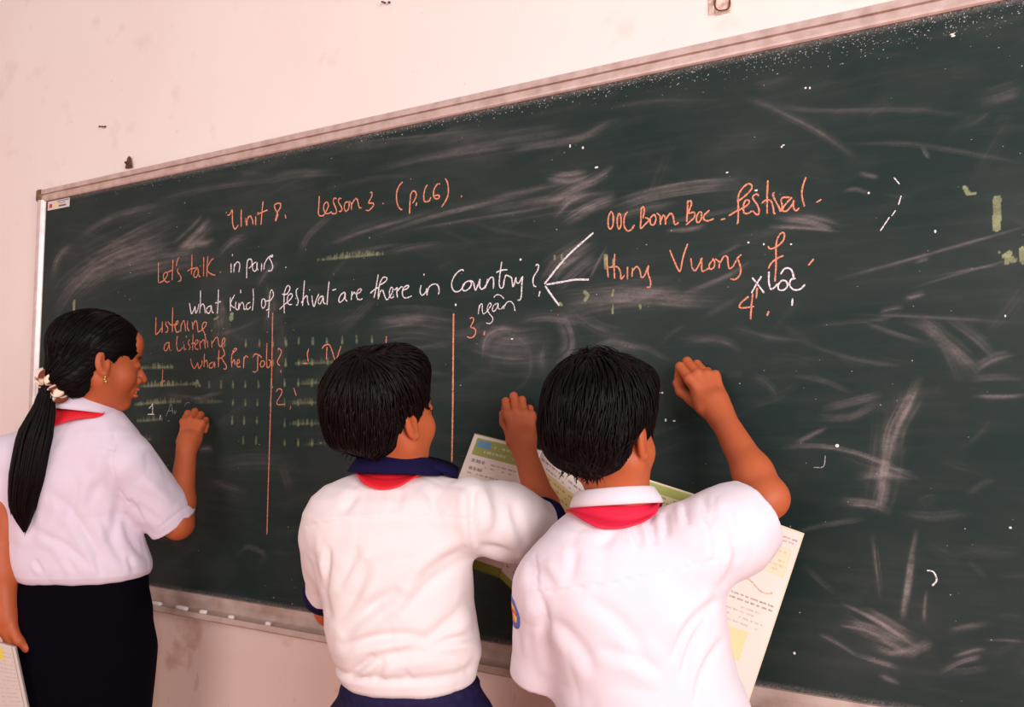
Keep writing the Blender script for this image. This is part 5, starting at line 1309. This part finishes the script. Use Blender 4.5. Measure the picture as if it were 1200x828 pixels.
def middle_boy():
    d = 1.30
    H = Head(P(450, 486, 1.30), V(.62, .16, .77), V(-.04, 1, -.10), .92)
    T = Torso([(556, 412, 516, .048, .025), (562, 398, 528, .058, .018), (570, 380, 546, .066, .012), (582, 366, 556, .076, .006), (600, 358, 562, .085, 0), (620, 360, 560, .090, 0), (650, 367, 553, .096, 0), (700, 379, 555, .100, 0),
               (730, 381, 560, .103, 0), (750, 387, 564, .104, 0), (764, 393, 565, .102, 0), (772, 398, 563, .095, 0), (780, 396, 561, .100, 0), (790, 401, 559, .098, 0), (798, 408, 554, .090, 0)], d)
    Tt = Torso([(790, 408, 555, .088, 0), (797, 404, 558, .092, 0), (806, 401, 561, .094, 0), (818, 395, 567, .100, 0), (830, 388, 573, .106, 0), (860, 382, 580, .110, 0), (900, 382, 580, .105, 0), (930, 390, 574, .09, 0)], d)
    Tb = Torso([(548, 428, 500, .038, .025), (560, 408, 520, .046, .02), (580, 380, 548, .058, .006), (610, 368, 552, .07, 0), (660, 376, 542, .078, 0), (720, 392, 548, .082, 0), (790, 412, 548, .078, 0), (850, 396, 566, .09, 0), (900, 396, 566, .085, 0)], d)
    hipc = P(482, 885, d); base = np.array([hipc[0], hipc[1], 0]); LG = legs_and_feet(hipc, RT, .068)
    S = P(548, 602, 1.28); E = P(644, 622, 1.38); W = P(614, 526, 1.535)
    SL, EL, WL = P(388, 628, 1.31), P(391, 711, 1.39), P(492, 668, 1.49)
    hr = Hand(W, V(-.10, .90, .42), V(.10, .34, -.93), V(-1, 0, .1), .97, (12, 88, 46), vary=(6, 0, 4, 14))
    hl = Hand(WL, V(.92, .12, .12), V(.0, -.75, -.6), V(.0, .6, -.6), .86, (16, 30, 22), thumb='side')
    spec = dict(head=H, torso=T, body_torso=Tb, trouser_torso=Tt, base=base, arms=[(S, E, W), (SL, EL, WL)], hands=[hr, hl], legs=LG,
                neck=(P(462, 566, 1.325), P(464, 508, 1.31)), neck_r=(.054, .046), arm_r=(.040, .0335, .029, .0215), shrink=.012,
                label='person in a white shirt with navy collar and cuffs, seen from behind',
                trouser_box=(base+np.array([-.25, -.25, .02]), base+np.array([.25, .25, .86])), trouser_r=(.082, .066, .066), trouser_mat=M_PANTS,
                trouser_post=pants_post,
                sleeves=[(S, P(631, 623, 1.365), .060, .060, .0565, P(592, 610, 1.325)), (SL, P(388, 692, 1.37), .052, .047, .043)], shirt_mat=M_SHIRT_M,
                shirt_box=(P(330, 812, d)-np.array([.16, .22, .01]), P(650, 530, d)+np.array([.14, .26, .02])),
                shirt_post=fold_post([(552, 650, 470, 720, 8, -.0084, -5), (548, 640, 480, 690, 7, -.0070, -4), (400, 745, 470, 690, 8, -.0098, 5), (398, 758, 500, 745, 6, -.0084, 5), (392, 735, 430, 655, 8, -.0070, -4), (470, 765, 555, 700, 7, -.0070, -6), (430, 772, 540, 764, 7, -.005, 3), (500, 760, 560, 745, 5, -.0084, 3), (545, 790, 562, 770, 5, -.004), (440, 797, 450, 772, 5, -.004), (410, 790, 440, 768, 4, -.0084), (480, 797, 474, 782, 4, -.002),
                       (575, 565, 585, 620, 7, -.0070, 4), (600, 585, 615, 640, 6, -.0056), (560, 640, 610, 655, 5, -.0070, 3), (555, 570, 560, 640, 6, -.0070, -4), (430, 600, 520, 590, 14, .003), (372, 660, 385, 730, 5, -.0070), (420, 575, 400, 600, 6, -.0056), (470, 565, 465, 600, 6, -.0042), (500, 570, 515, 605, 6, -.0042), (395, 690, 420, 640, 6, -.0056), (372, 625, 377, 690, 4, .003), (386, 640, 381, 690, 3, -.0084)], 15, .0024,
                    [([(360, 612), (400, 606), (450, 602), (520, 602), (552, 604)], 1.6, .0018), ([(360, 615), (400, 609), (450, 605), (520, 605), (552, 607)], 1.4, -.0024), ([(556, 575), (552, 620), (553, 655)], 1.4, -.0028)]))
    root, sh, shirt = build_person(spec)
    for S_, M_, r in ((P(592, 610, 1.325), P(631, 623, 1.365), .0565), (SL, P(388, 692, 1.37), .043)):
        dr = nrm(M_-S_); e1 = nrm(np.cross(dr, ZZ)) if abs(dr[2]) < .8 else nrm(np.cross(dr, FH)); e2 = np.cross(dr, e1)
        band('cuff', M_, e1, e2, dr, r+.002, r+.002, [(-.005, -.004), (.0, -.008), (.004, -.004), (.003, .012), (.0, .015), (-.004, .012)], M_NAVY, sh, n=48, label='navy blue sleeve cuff')
    c = P(463, 549, 1.325); up = nrm(V(-.02, 1, -.02))
    band('collar', c, RT, FH, up, .057, .052, [(-.004, .020), (.0, .026), (.005, .024), (.020, .006), (.026, -.004), (.022, -.006), (.008, .002), (-.003, .0)], M_NAVY, sh, wob=.03, lift=lambda a: -.003*math.cos(a)-.007*math.sin(a)-.004, label='navy blue collar')
    # the right half of the turned-down collar lies on the shoulder
    g = Geo(); q = spline([P(494, 548, 1.30), P(510, 551, 1.30), P(526, 556, 1.31), P(536, 562, 1.32)], 14)
    q2 = q+V(.0, .25, 1)*.030
    n = len(q); vs = np.concatenate([q+ZZ*.006, q2+ZZ*.010, q-ZZ*.002, q2+ZZ*.002])
    g.add(vs, [(i, i+1, n+i+1, n+i) for i in range(n-1)]+[(2*n+i, 3*n+i, 3*n+i+1, 2*n+i+1) for i in range(n-1)]+[(i, 2*n+i, 2*n+i+1, i+1) for i in range(n-1)]+[(n+i, n+i+1, 3*n+i+1, 3*n+i) for i in range(n-1)]+[(0, n, 3*n, 2*n), (n-1, 3*n-1, 4*n-1, 2*n-1)])
    g.build('collar_flap', M_NAVY, sh, True, 'navy blue collar point lying on the right shoulder')
    scarf(M_RED, root, c-ZZ*.010, up, .060, .055, lambda a: .014+.024*math.exp(-((a-math.pi*1.45)/.85)**2), shirt)
    boy_hair(H, M_HAIR2, root, (.02, -.045, .118), .066, n=1500)
    return root, hl

def pants_post(v, n):
    px, py, d = project(v)
    w = np.clip(1-np.abs(v[:, 2]-(P(480, 803, 1.3)[2]))/.02, 0, 1)
    a = np.arctan2((v-P(482, 800, 1.3))@RT, (v-P(482, 800, 1.3))@FH)
    off = .0026*np.sin(a*58)*w+.005*np.sin(a*19+1)*np.clip((P(480, 806, 1.3)[2]-v[:, 2])/.05, 0, 1)*np.clip(1-(P(480, 806, 1.3)[2]-v[:, 2])/.3, 0, 1)
    off += .0022*np.exp(-((v[:, 2]-P(480, 800, 1.3)[2])/.008)**2)
    return v+n*off[:, None]

def right_boy():
    d = 1.17
    H = Head(P(707, 505, 1.19), V(.62, -.06, .78), V(.06, 1, .06), .95)
    T = Torso([(600, 676, 776, .050, .025), (608, 662, 790, .058, .018), (618, 646, 806, .066, .012), (634, 632, 822, .076, .006), (652, 622, 836, .085, 0), (680, 618, 846, .092, 0), (710, 625, 850, .098, 0), (750, 640, 853, .103, 0),
               (790, 650, 864, .108, 0), (828, 654, 878, .112, 0), (870, 654, 884, .114, 0), (905, 654, 888, .112, 0), (915, 656, 888, .110, 0)], d)
    Tt = Torso([(850, 668, 868, .090, 0), (880, 664, 872, .094, 0), (920, 658, 880, .104, 0), (960, 656, 884, .108, 0), (1000, 660, 880, .10, 0), (1030, 668, 872, .085, 0)], d)
    Tb = Torso([(598, 690, 765, .040, .025), (612, 662, 795, .050, .014), (640, 640, 818, .062, .004), (680, 636, 828, .075, 0), (750, 652, 838, .082, 0), (830, 666, 862, .085, 0), (900, 672, 866, .08, 0), (960, 664, 876, .09, 0), (1000, 668, 872, .085, 0)], d)
    hipc = P(770, 985, d); base = np.array([hipc[0], hipc[1], 0]); LG = legs_and_feet(hipc, RT, .066)
    S = P(812, 642, 1.165); E = P(899, 583, 1.235); W = P(843, 484, 1.365)
    SL, EL, WL = P(644, 690, 1.18), P(662, 772, 1.235), P(715, 785, 1.35)
    hr = Hand(W, V(-.28, .84, .46), V(.12, .42, -.9), V(-1, -.3, .0), 1.0, (22, 92, 46), vary=(0, 2, 6, 12))
    hl = Hand(WL, V(.86, .10, .10), V(.0, -.7, -.6), V(.0, .6, -.6), .86, (16, 30, 22), thumb='side')
    def tail(p, d_): return d_
    spec = dict(head=H, torso=T, body_torso=Tb, trouser_torso=Tt, base=base, arms=[(S, E, W), (SL, EL, WL)], hands=[hr, hl], legs=LG,
                neck=(P(728, 616, 1.195), P(722, 548, 1.195)), neck_r=(.054, .045), arm_r=(.038, .033, .0285, .0215), shrink=.012,
                label='person in an all white shirt with crimson scarf reaching high up the board',
                trouser_box=(base+np.array([-.25, -.25, .02]), base+np.array([.25, .25, .80])), trouser_r=(.080, .064, .064), trouser_mat=M_PANTS,
                sleeves=[(S, P(886, 602, 1.21), .072, .066, .053, P(856, 622, 1.195)), (SL, P(633, 788, 1.225), .058, .052, .046)], shirt_mat=M_SHIRT_R,
                shirt_box=(P(575, 930, d)-np.array([.14, .22, .01]), P(920, 560, d)+np.array([.12, .24, .03])),
                shirt_post=fold_post([(845, 700, 790, 776, 6, -.007, -10), (835, 715, 800, 800, 5, -.006, -6), (850, 745, 815, 828, 5, -.006, -6), (640, 720, 700, 790, 9, -.005, 6), (690, 700, 760, 775, 9, -.004, 8), (742, 610, 752, 640, 5, -.005), (760, 600, 768, 638, 4, -.006), (778, 598, 782, 630, 4, -.006), (800, 585, 806, 615, 4, -.006), (822, 580, 832, 615, 5, -.005), (725, 620, 700, 640, 6, -.004), (850, 590, 862, 660, 7, -.005, 5), (836, 600, 842, 660, 7, -.005, 4), (870, 640, 850, 690, 6, -.005), (675, 640, 668, 680, 6, -.004), (637, 700, 648, 790, 6, -.006, -3), (622, 650, 628, 690, 6, -.003), (620, 690, 614, 770, 6, .003), (700, 760, 780, 790, 8, -.004, 6), (640, 655, 660, 690, 6, .003)], 14, .0026,
                    [([(632, 690), (665, 687), (720, 680), (790, 664), (842, 650)], 1.8, .0016), ([(632, 693), (665, 690), (720, 683), (790, 667), (842, 653)], 1.5, -.0022), ([(838, 580), (834, 620), (842, 668), (850, 700)], 1.6, -.0018), ([(628, 650), (630, 690), (641, 720), (648, 780)], 1.4, -.002)]))
    root, sh, shirt = build_person(spec)
    c = P(722, 590, 1.20); up = nrm(V(-.10, 1, -.05))
    band('collar', c, RT, FH, up, .058, .054, [(-.004, .020), (.0, .027), (.004, .026), (.012, .012), (.0155, .003), (.012, .001), (.006, .002), (-.003, .0)], M_SHIRT_R, sh, wob=.04, lift=lambda a: .004*math.cos(a)-.010*math.sin(a)-.004)
    scarf(M_CRIM, root, c-ZZ*.008, up, .060, .056, lambda a: .024+.022*math.exp(-((a-math.pi*1.36)/.85)**2), shirt, z0=.012)
    # round school badge on the left sleeve
    badge(sh)
    boy_hair(H, M_HAIR, root, (.0, -.03, .126), .070, n=1700, spike=36, earcut=.006, earback=.026)
    return root, hl

def badge(sh):
    """embroidered round patch that follows the sleeve"""
    dg = bpy.context.evaluated_depsgraph_get()
    me = sh.data; org = Vector(sh.parent.location)
    from mathutils.bvhtree import BVHTree
    co = np.empty(len(me.vertices)*3, np.float32); me.vertices.foreach_get('co', co); co = co.reshape(-1, 3)
    bv = BVHTree.FromPolygons([tuple(c) for c in co], [tuple(p.vertices) for p in me.polygons])
    o = P(603, 716, 1.18)-np.array(org); out = nrm(V(-.85, .0, -.52)); side = nrm(np.cross(ZZ, out)); up = np.cross(out, side)
    n, rings = 40, 10; vs, cc = [], []
    blue, yel, red, wh = lin((92, 104, 176)), lin((240, 206, 96)), lin((214, 60, 52)), lin((226, 220, 232))
    R = .026
    for i in range(rings+1):
        for k in range(n):
            a = 2*math.pi*k/n; r = R*i/rings
            p = o+side*r*math.cos(a)*.9+up*r*math.sin(a)+out*.08
            h = bv.ray_cast(Vector(p), Vector(-out))
            q = np.array(h[0])+out*.0012 if h[0] is not None else p-out*.08
            vs.append(q+np.array(org))
            x, y = r*math.cos(a)/R, r*math.sin(a)/R
            col = blue if r > .7*R else yel
            if r <= .7*R and (abs(y-.15*math.sin(6*x)) < .13 or abs(x) < .1): col = red
            cc.append(col)
    f = [(i*n+k, (i+1)*n+k, (i+1)*n+(k+1) % n, i*n+(k+1) % n) for i in range(rings) for k in range(n)]
    m = len(vs); vs2 = [v-out*.0022 for v in vs]
    f2 = [tuple(q+m for q in reversed(t)) for t in f]+[(rings*n+k, m+rings*n+k, m+rings*n+(k+1) % n, rings*n+(k+1) % n) for k in range(n)]
    mesh_obj('badge', np.array(vs+vs2), f+f2, material('embroidered_badge', (200, 200, 200), rough=.8, attr='tint'), sh, True, np.array(cc+cc), 'round blue and yellow school badge')

GIRL, girl_left_hand, GIRL_WL = girl()
MIDDLE, middle_left_hand = middle_boy()
RIGHT, right_left_hand = right_boy()

# ------------------------------------------------------------------ books
M_PAGE = material('printed_page', (240, 226, 214), rough=.6, attr='tint')
M_COVER = material('green_book_cover', (128, 150, 60), rough=.45)
M_COVER2 = material('pale_book_cover', (232, 216, 184), rough=.45)
class Page:
    def __init__(s, nx=120, ny=190, base=(238, 222, 212)): s.nx, s.ny = nx, ny; s.c = np.tile(lin(base), (ny, nx, 1))
    def rect(s, x0, x1, y0, y1, col): s.c[int(y0*s.ny):max(int(y0*s.ny)+1, int(y1*s.ny)), int(x0*s.nx):max(int(x0*s.nx)+1, int(x1*s.nx))] = lin(col)
    def ell(s, cx, cy, rx, ry, col, n=0):
        Y, X = np.mgrid[0:s.ny, 0:s.nx]; m = ((X/s.nx-cx)/rx)**2+((Y/s.ny-cy)/ry)**2 < 1
        k = lin(col)*(1+n*RNG.normal(0, 1, (s.ny, s.nx, 1)))
        s.c[m] = np.clip(k, 0, 1)[m] if n else lin(col)
    def text(s, x0, x1, y, col=(70, 60, 60), h=1, fill=.75):
        r = int(y*s.ny); x = int(x0*s.nx)
        while x < int(x1*s.nx):
            w = random.randint(3, 9)
            if random.random() < fill:
                seg = s.c[r:r+h, x:min(x+w, int(x1*s.nx))]
                k = RNG.uniform(.25, .85, seg.shape[:2]+(1,)); seg[:] = seg*(1-k)+lin(col)*k
            x += w+2
def page_block(pg, A0, B0, A1, B1, nrm_, bulge, thick, root, flip):
    """pages between the left edge A (top A0, bottom A1) and the right edge B; flip: spine is on the right"""
    nx, ny = pg.nx, pg.ny; x = np.linspace(0, 1, nx); y = np.linspace(0, 1, ny)
    t = (1-x) if flip else x                                       # 0 at the spine
    hgt = bulge*np.sin(np.clip(t, 0, 1)**.55*math.pi)*1.0
    X, Y = np.meshgrid(x, y)
    base = (A0*(1-X[..., None])+B0*X[..., None])*(1-Y[..., None])+(A1*(1-X[..., None])+B1*X[..., None])*Y[..., None]
    top = base+nrm_*(hgt+thick)[None, :, None]; bot = base+nrm_*.0004
    I = np.arange(nx*ny).reshape(ny, nx); m = nx*ny
    f = np.stack([I[:-1, :-1], I[1:, :-1], I[1:, 1:], I[:-1, 1:]], -1).reshape(-1, 4)
    ring = np.concatenate([I[0, :], I[1:, -1], I[-1, -2::-1], I[-2:0:-1, 0]])
    sd = np.stack([ring, np.roll(ring, -1), np.roll(ring, -1)+m, ring+m], 1)
    c = np.vstack([pg.c.reshape(-1, 3), np.tile(lin((232, 220, 206)), (m, 1))])
    return mesh_obj('page_block', np.vstack([top.reshape(-1, 3), bot.reshape(-1, 3)]), np.vstack([f, f[:, ::-1]+m, sd]), M_PAGE, root, True, c)
def slab(name, corners, nv, th, mat, root):
    c = [np.asarray(q) for q in corners]; g = Geo()
    g.add(c+[q-nv*th for q in c], [(0, 1, 2, 3), (7, 6, 5, 4)]+[(i, i+4, (i+1) % 4+4, (i+1) % 4) for i in range(4)])
    return g.build(name, mat, root, False)
def open_book(S0, S1, L0, R0, pl, pr, label, mat):
    L1 = S1+(L0-S0); R1 = S1+(R0-S0); root = empty('textbook', S1, label, 'book', 'open textbooks held at the board')
    mid = (S0+S1)/2
    for (a0, b0, a1, b1, pg, fl) in ((L0, S0, L1, S1, pl, True), (S0, R0, S1, R1, pr, False)):
        nv = nrm(np.cross(b0-a0, a1-a0)); nv = nv if nv@(CAM-mid) > 0 else -nv
        page_block(pg, a0, b0, a1, b1, nv, .006, .004, root, fl)
        ex = nrm(b0-a0)*.003; ey = nrm(a1-a0)*.003
        slab('cover', [a0-ex*(1 if fl else 0)-ey, b0+ex*(0 if fl else 1)-ey, b1+ex*(0 if fl else 1)+ey, a1-ex*(1 if fl else 0)+ey], nv, .0012, mat, root)
    return root

pl = Page(); G1 = (158, 168, 84)
pl.rect(.03, 1, .0, .03, (236, 222, 208)); pl.rect(.07, .97, .03, .17, G1); pl.rect(.10, .30, .045, .10, (104, 150, 190)); pl.text(.36, .92, .065, (236, 230, 200), 3); pl.text(.10, .9, .12, (226, 222, 190), 4)
pl.text(.10, .30, .205, (20, 16, 18), 5, 1); pl.text(.33, .92, .215, (90, 80, 84), 2); pl.text(.10, .30, .265, (20, 16, 18), 5, 1); pl.text(.33, .85, .245, (90, 80, 84), 2)
for k, (a, b) in enumerate(((.1, .75), (.1, .85), (.12, .42), (.1, .7), (.1, .8), (.1, .6), (.1, .82), (.1, .5))): pl.text(a, b, .315+.042*k, (110, 92, 92), 2)
pl.ell(.78, .60, .17, .10, (92, 70, 84), .5); pl.ell(.80, .58, .07, .05, (200, 170, 150), .3); pl.ell(.74, .63, .06, .03, (190, 160, 140), .3)
for k in range(6): pl.text(.1, .9, .72+.03*k, (110, 92, 92), 2)
pl.rect(0, 1, .945, 1, (140, 150, 50)); pl.text(.1, .4, .91, (90, 70, 80), 2)
pr = Page()
pr.text(.05, .95, .05, (60, 50, 54), 3, .95); pr.rect(.03, .97, .12, .60, (228, 202, 140)); pr.text(.06, .9, .09, (90, 80, 84), 2)
for k in range(13): pr.text(.07, .93, .145+.034*k, (112, 88, 70), 2)
for k in range(6): pr.text(.06, .9, .64+.034*k, (112, 92, 92), 2)
for k in range(3): pr.text(.06, .42, .84+.025*k, (40, 30, 34), 2)
pr.rect(.5, .72, .835, .87, (226, 124, 70)); pr.rect(.48, .9, .88, .93, (232, 190, 160)); pr.rect(0, 1, .955, 1, (150, 160, 56))
bookA = open_book(P(636, 529, 1.575), P(586, 675, 1.505), P(557, 509, 1.645), P(698, 579, 1.50), pl, pr, 'open textbook with a green page heading held between the middle and the right person', M_COVER)
pl = Page(); pl.rect(.0, 1, .0, .16, (170, 178, 92)); pl.rect(.35, .97, .055, .15, (226, 222, 170))
for k in range(3): pl.text(.40, .93, .068+.026*k, (96, 96, 60), 2)
for k in range(18): pl.text(.1, .9, .2+.04*k, (120, 100, 100), 2)
pr = Page(base=(242, 228, 218)); pr.text(.62, .97, .045, (150, 110, 110), 2); pr.text(.7, .97, .065, (150, 110, 110), 2)
pr.rect(.12, .95, .11, .27, (238, 222, 180)); pr.rect(.13, .94, .115, .265, (240, 226, 196))
for k in range(5): pr.text(.6, .92, .13+.026*k, (206, 176, 150), 2, .5)
for k in range(70):
    t = k/70; pr.rect(.2+.7*t, .215+.7*t, .355+.035*math.sin(t*9)*t, .362+.035*math.sin(t*9)*t, (206, 160, 140))
for k in range(2): pr.text(.2, .95, .44+.024*k, (110, 90, 92), 2)
for k in range(4): pr.text(.25, .9, .50+.03*k, (190, 170, 166), 2)
pr.rect(.22, .80, .63, .80, (238, 224, 172)); pr.rect(.5, .70, .855, .865, (230, 170, 60))
for k in range(3): pr.text(.3, .8, .9+.025*k, (190, 170, 166), 2)
bookB = open_book(P(824, 584, 1.335), P(760, 775, 1.325), P(736, 556, 1.345), P(940, 626, 1.305), pl, pr, 'open textbook with a cream page sticking out beside the right person', M_COVER2)

# booklet hanging from the girl's left hand
a0, b0, a1, b1 = P(-34, 742, 1.76), P(19, 757, 1.755), P(-14, 850, 1.765), P(38, 846, 1.76)
nv = nrm(np.cross(b0-a0, a1-a0)); nv = nv if nv@(CAM-a0) > 0 else -nv
root = empty('booklet', a1, 'pale closed booklet hanging from the lowered left hand at the left edge', 'booklet')
pg = Page(90, 110, (214, 198, 190)); pg.rect(.58, .74, .06, .2, (230, 206, 90))
for k in range(17): pg.text(.5, .93, .1+.05*k, (168, 150, 150), 1, .8)
pg.rect(.94, .96, .0, 1, (176, 156, 150))
page_block(pg, a0, b0, a1, b1, nv, .002, .006, root, True)
slab('cover', [a0, b0, b1, a1], nv, .0012, material('grey_cover', (190, 174, 170), rough=.5), root)
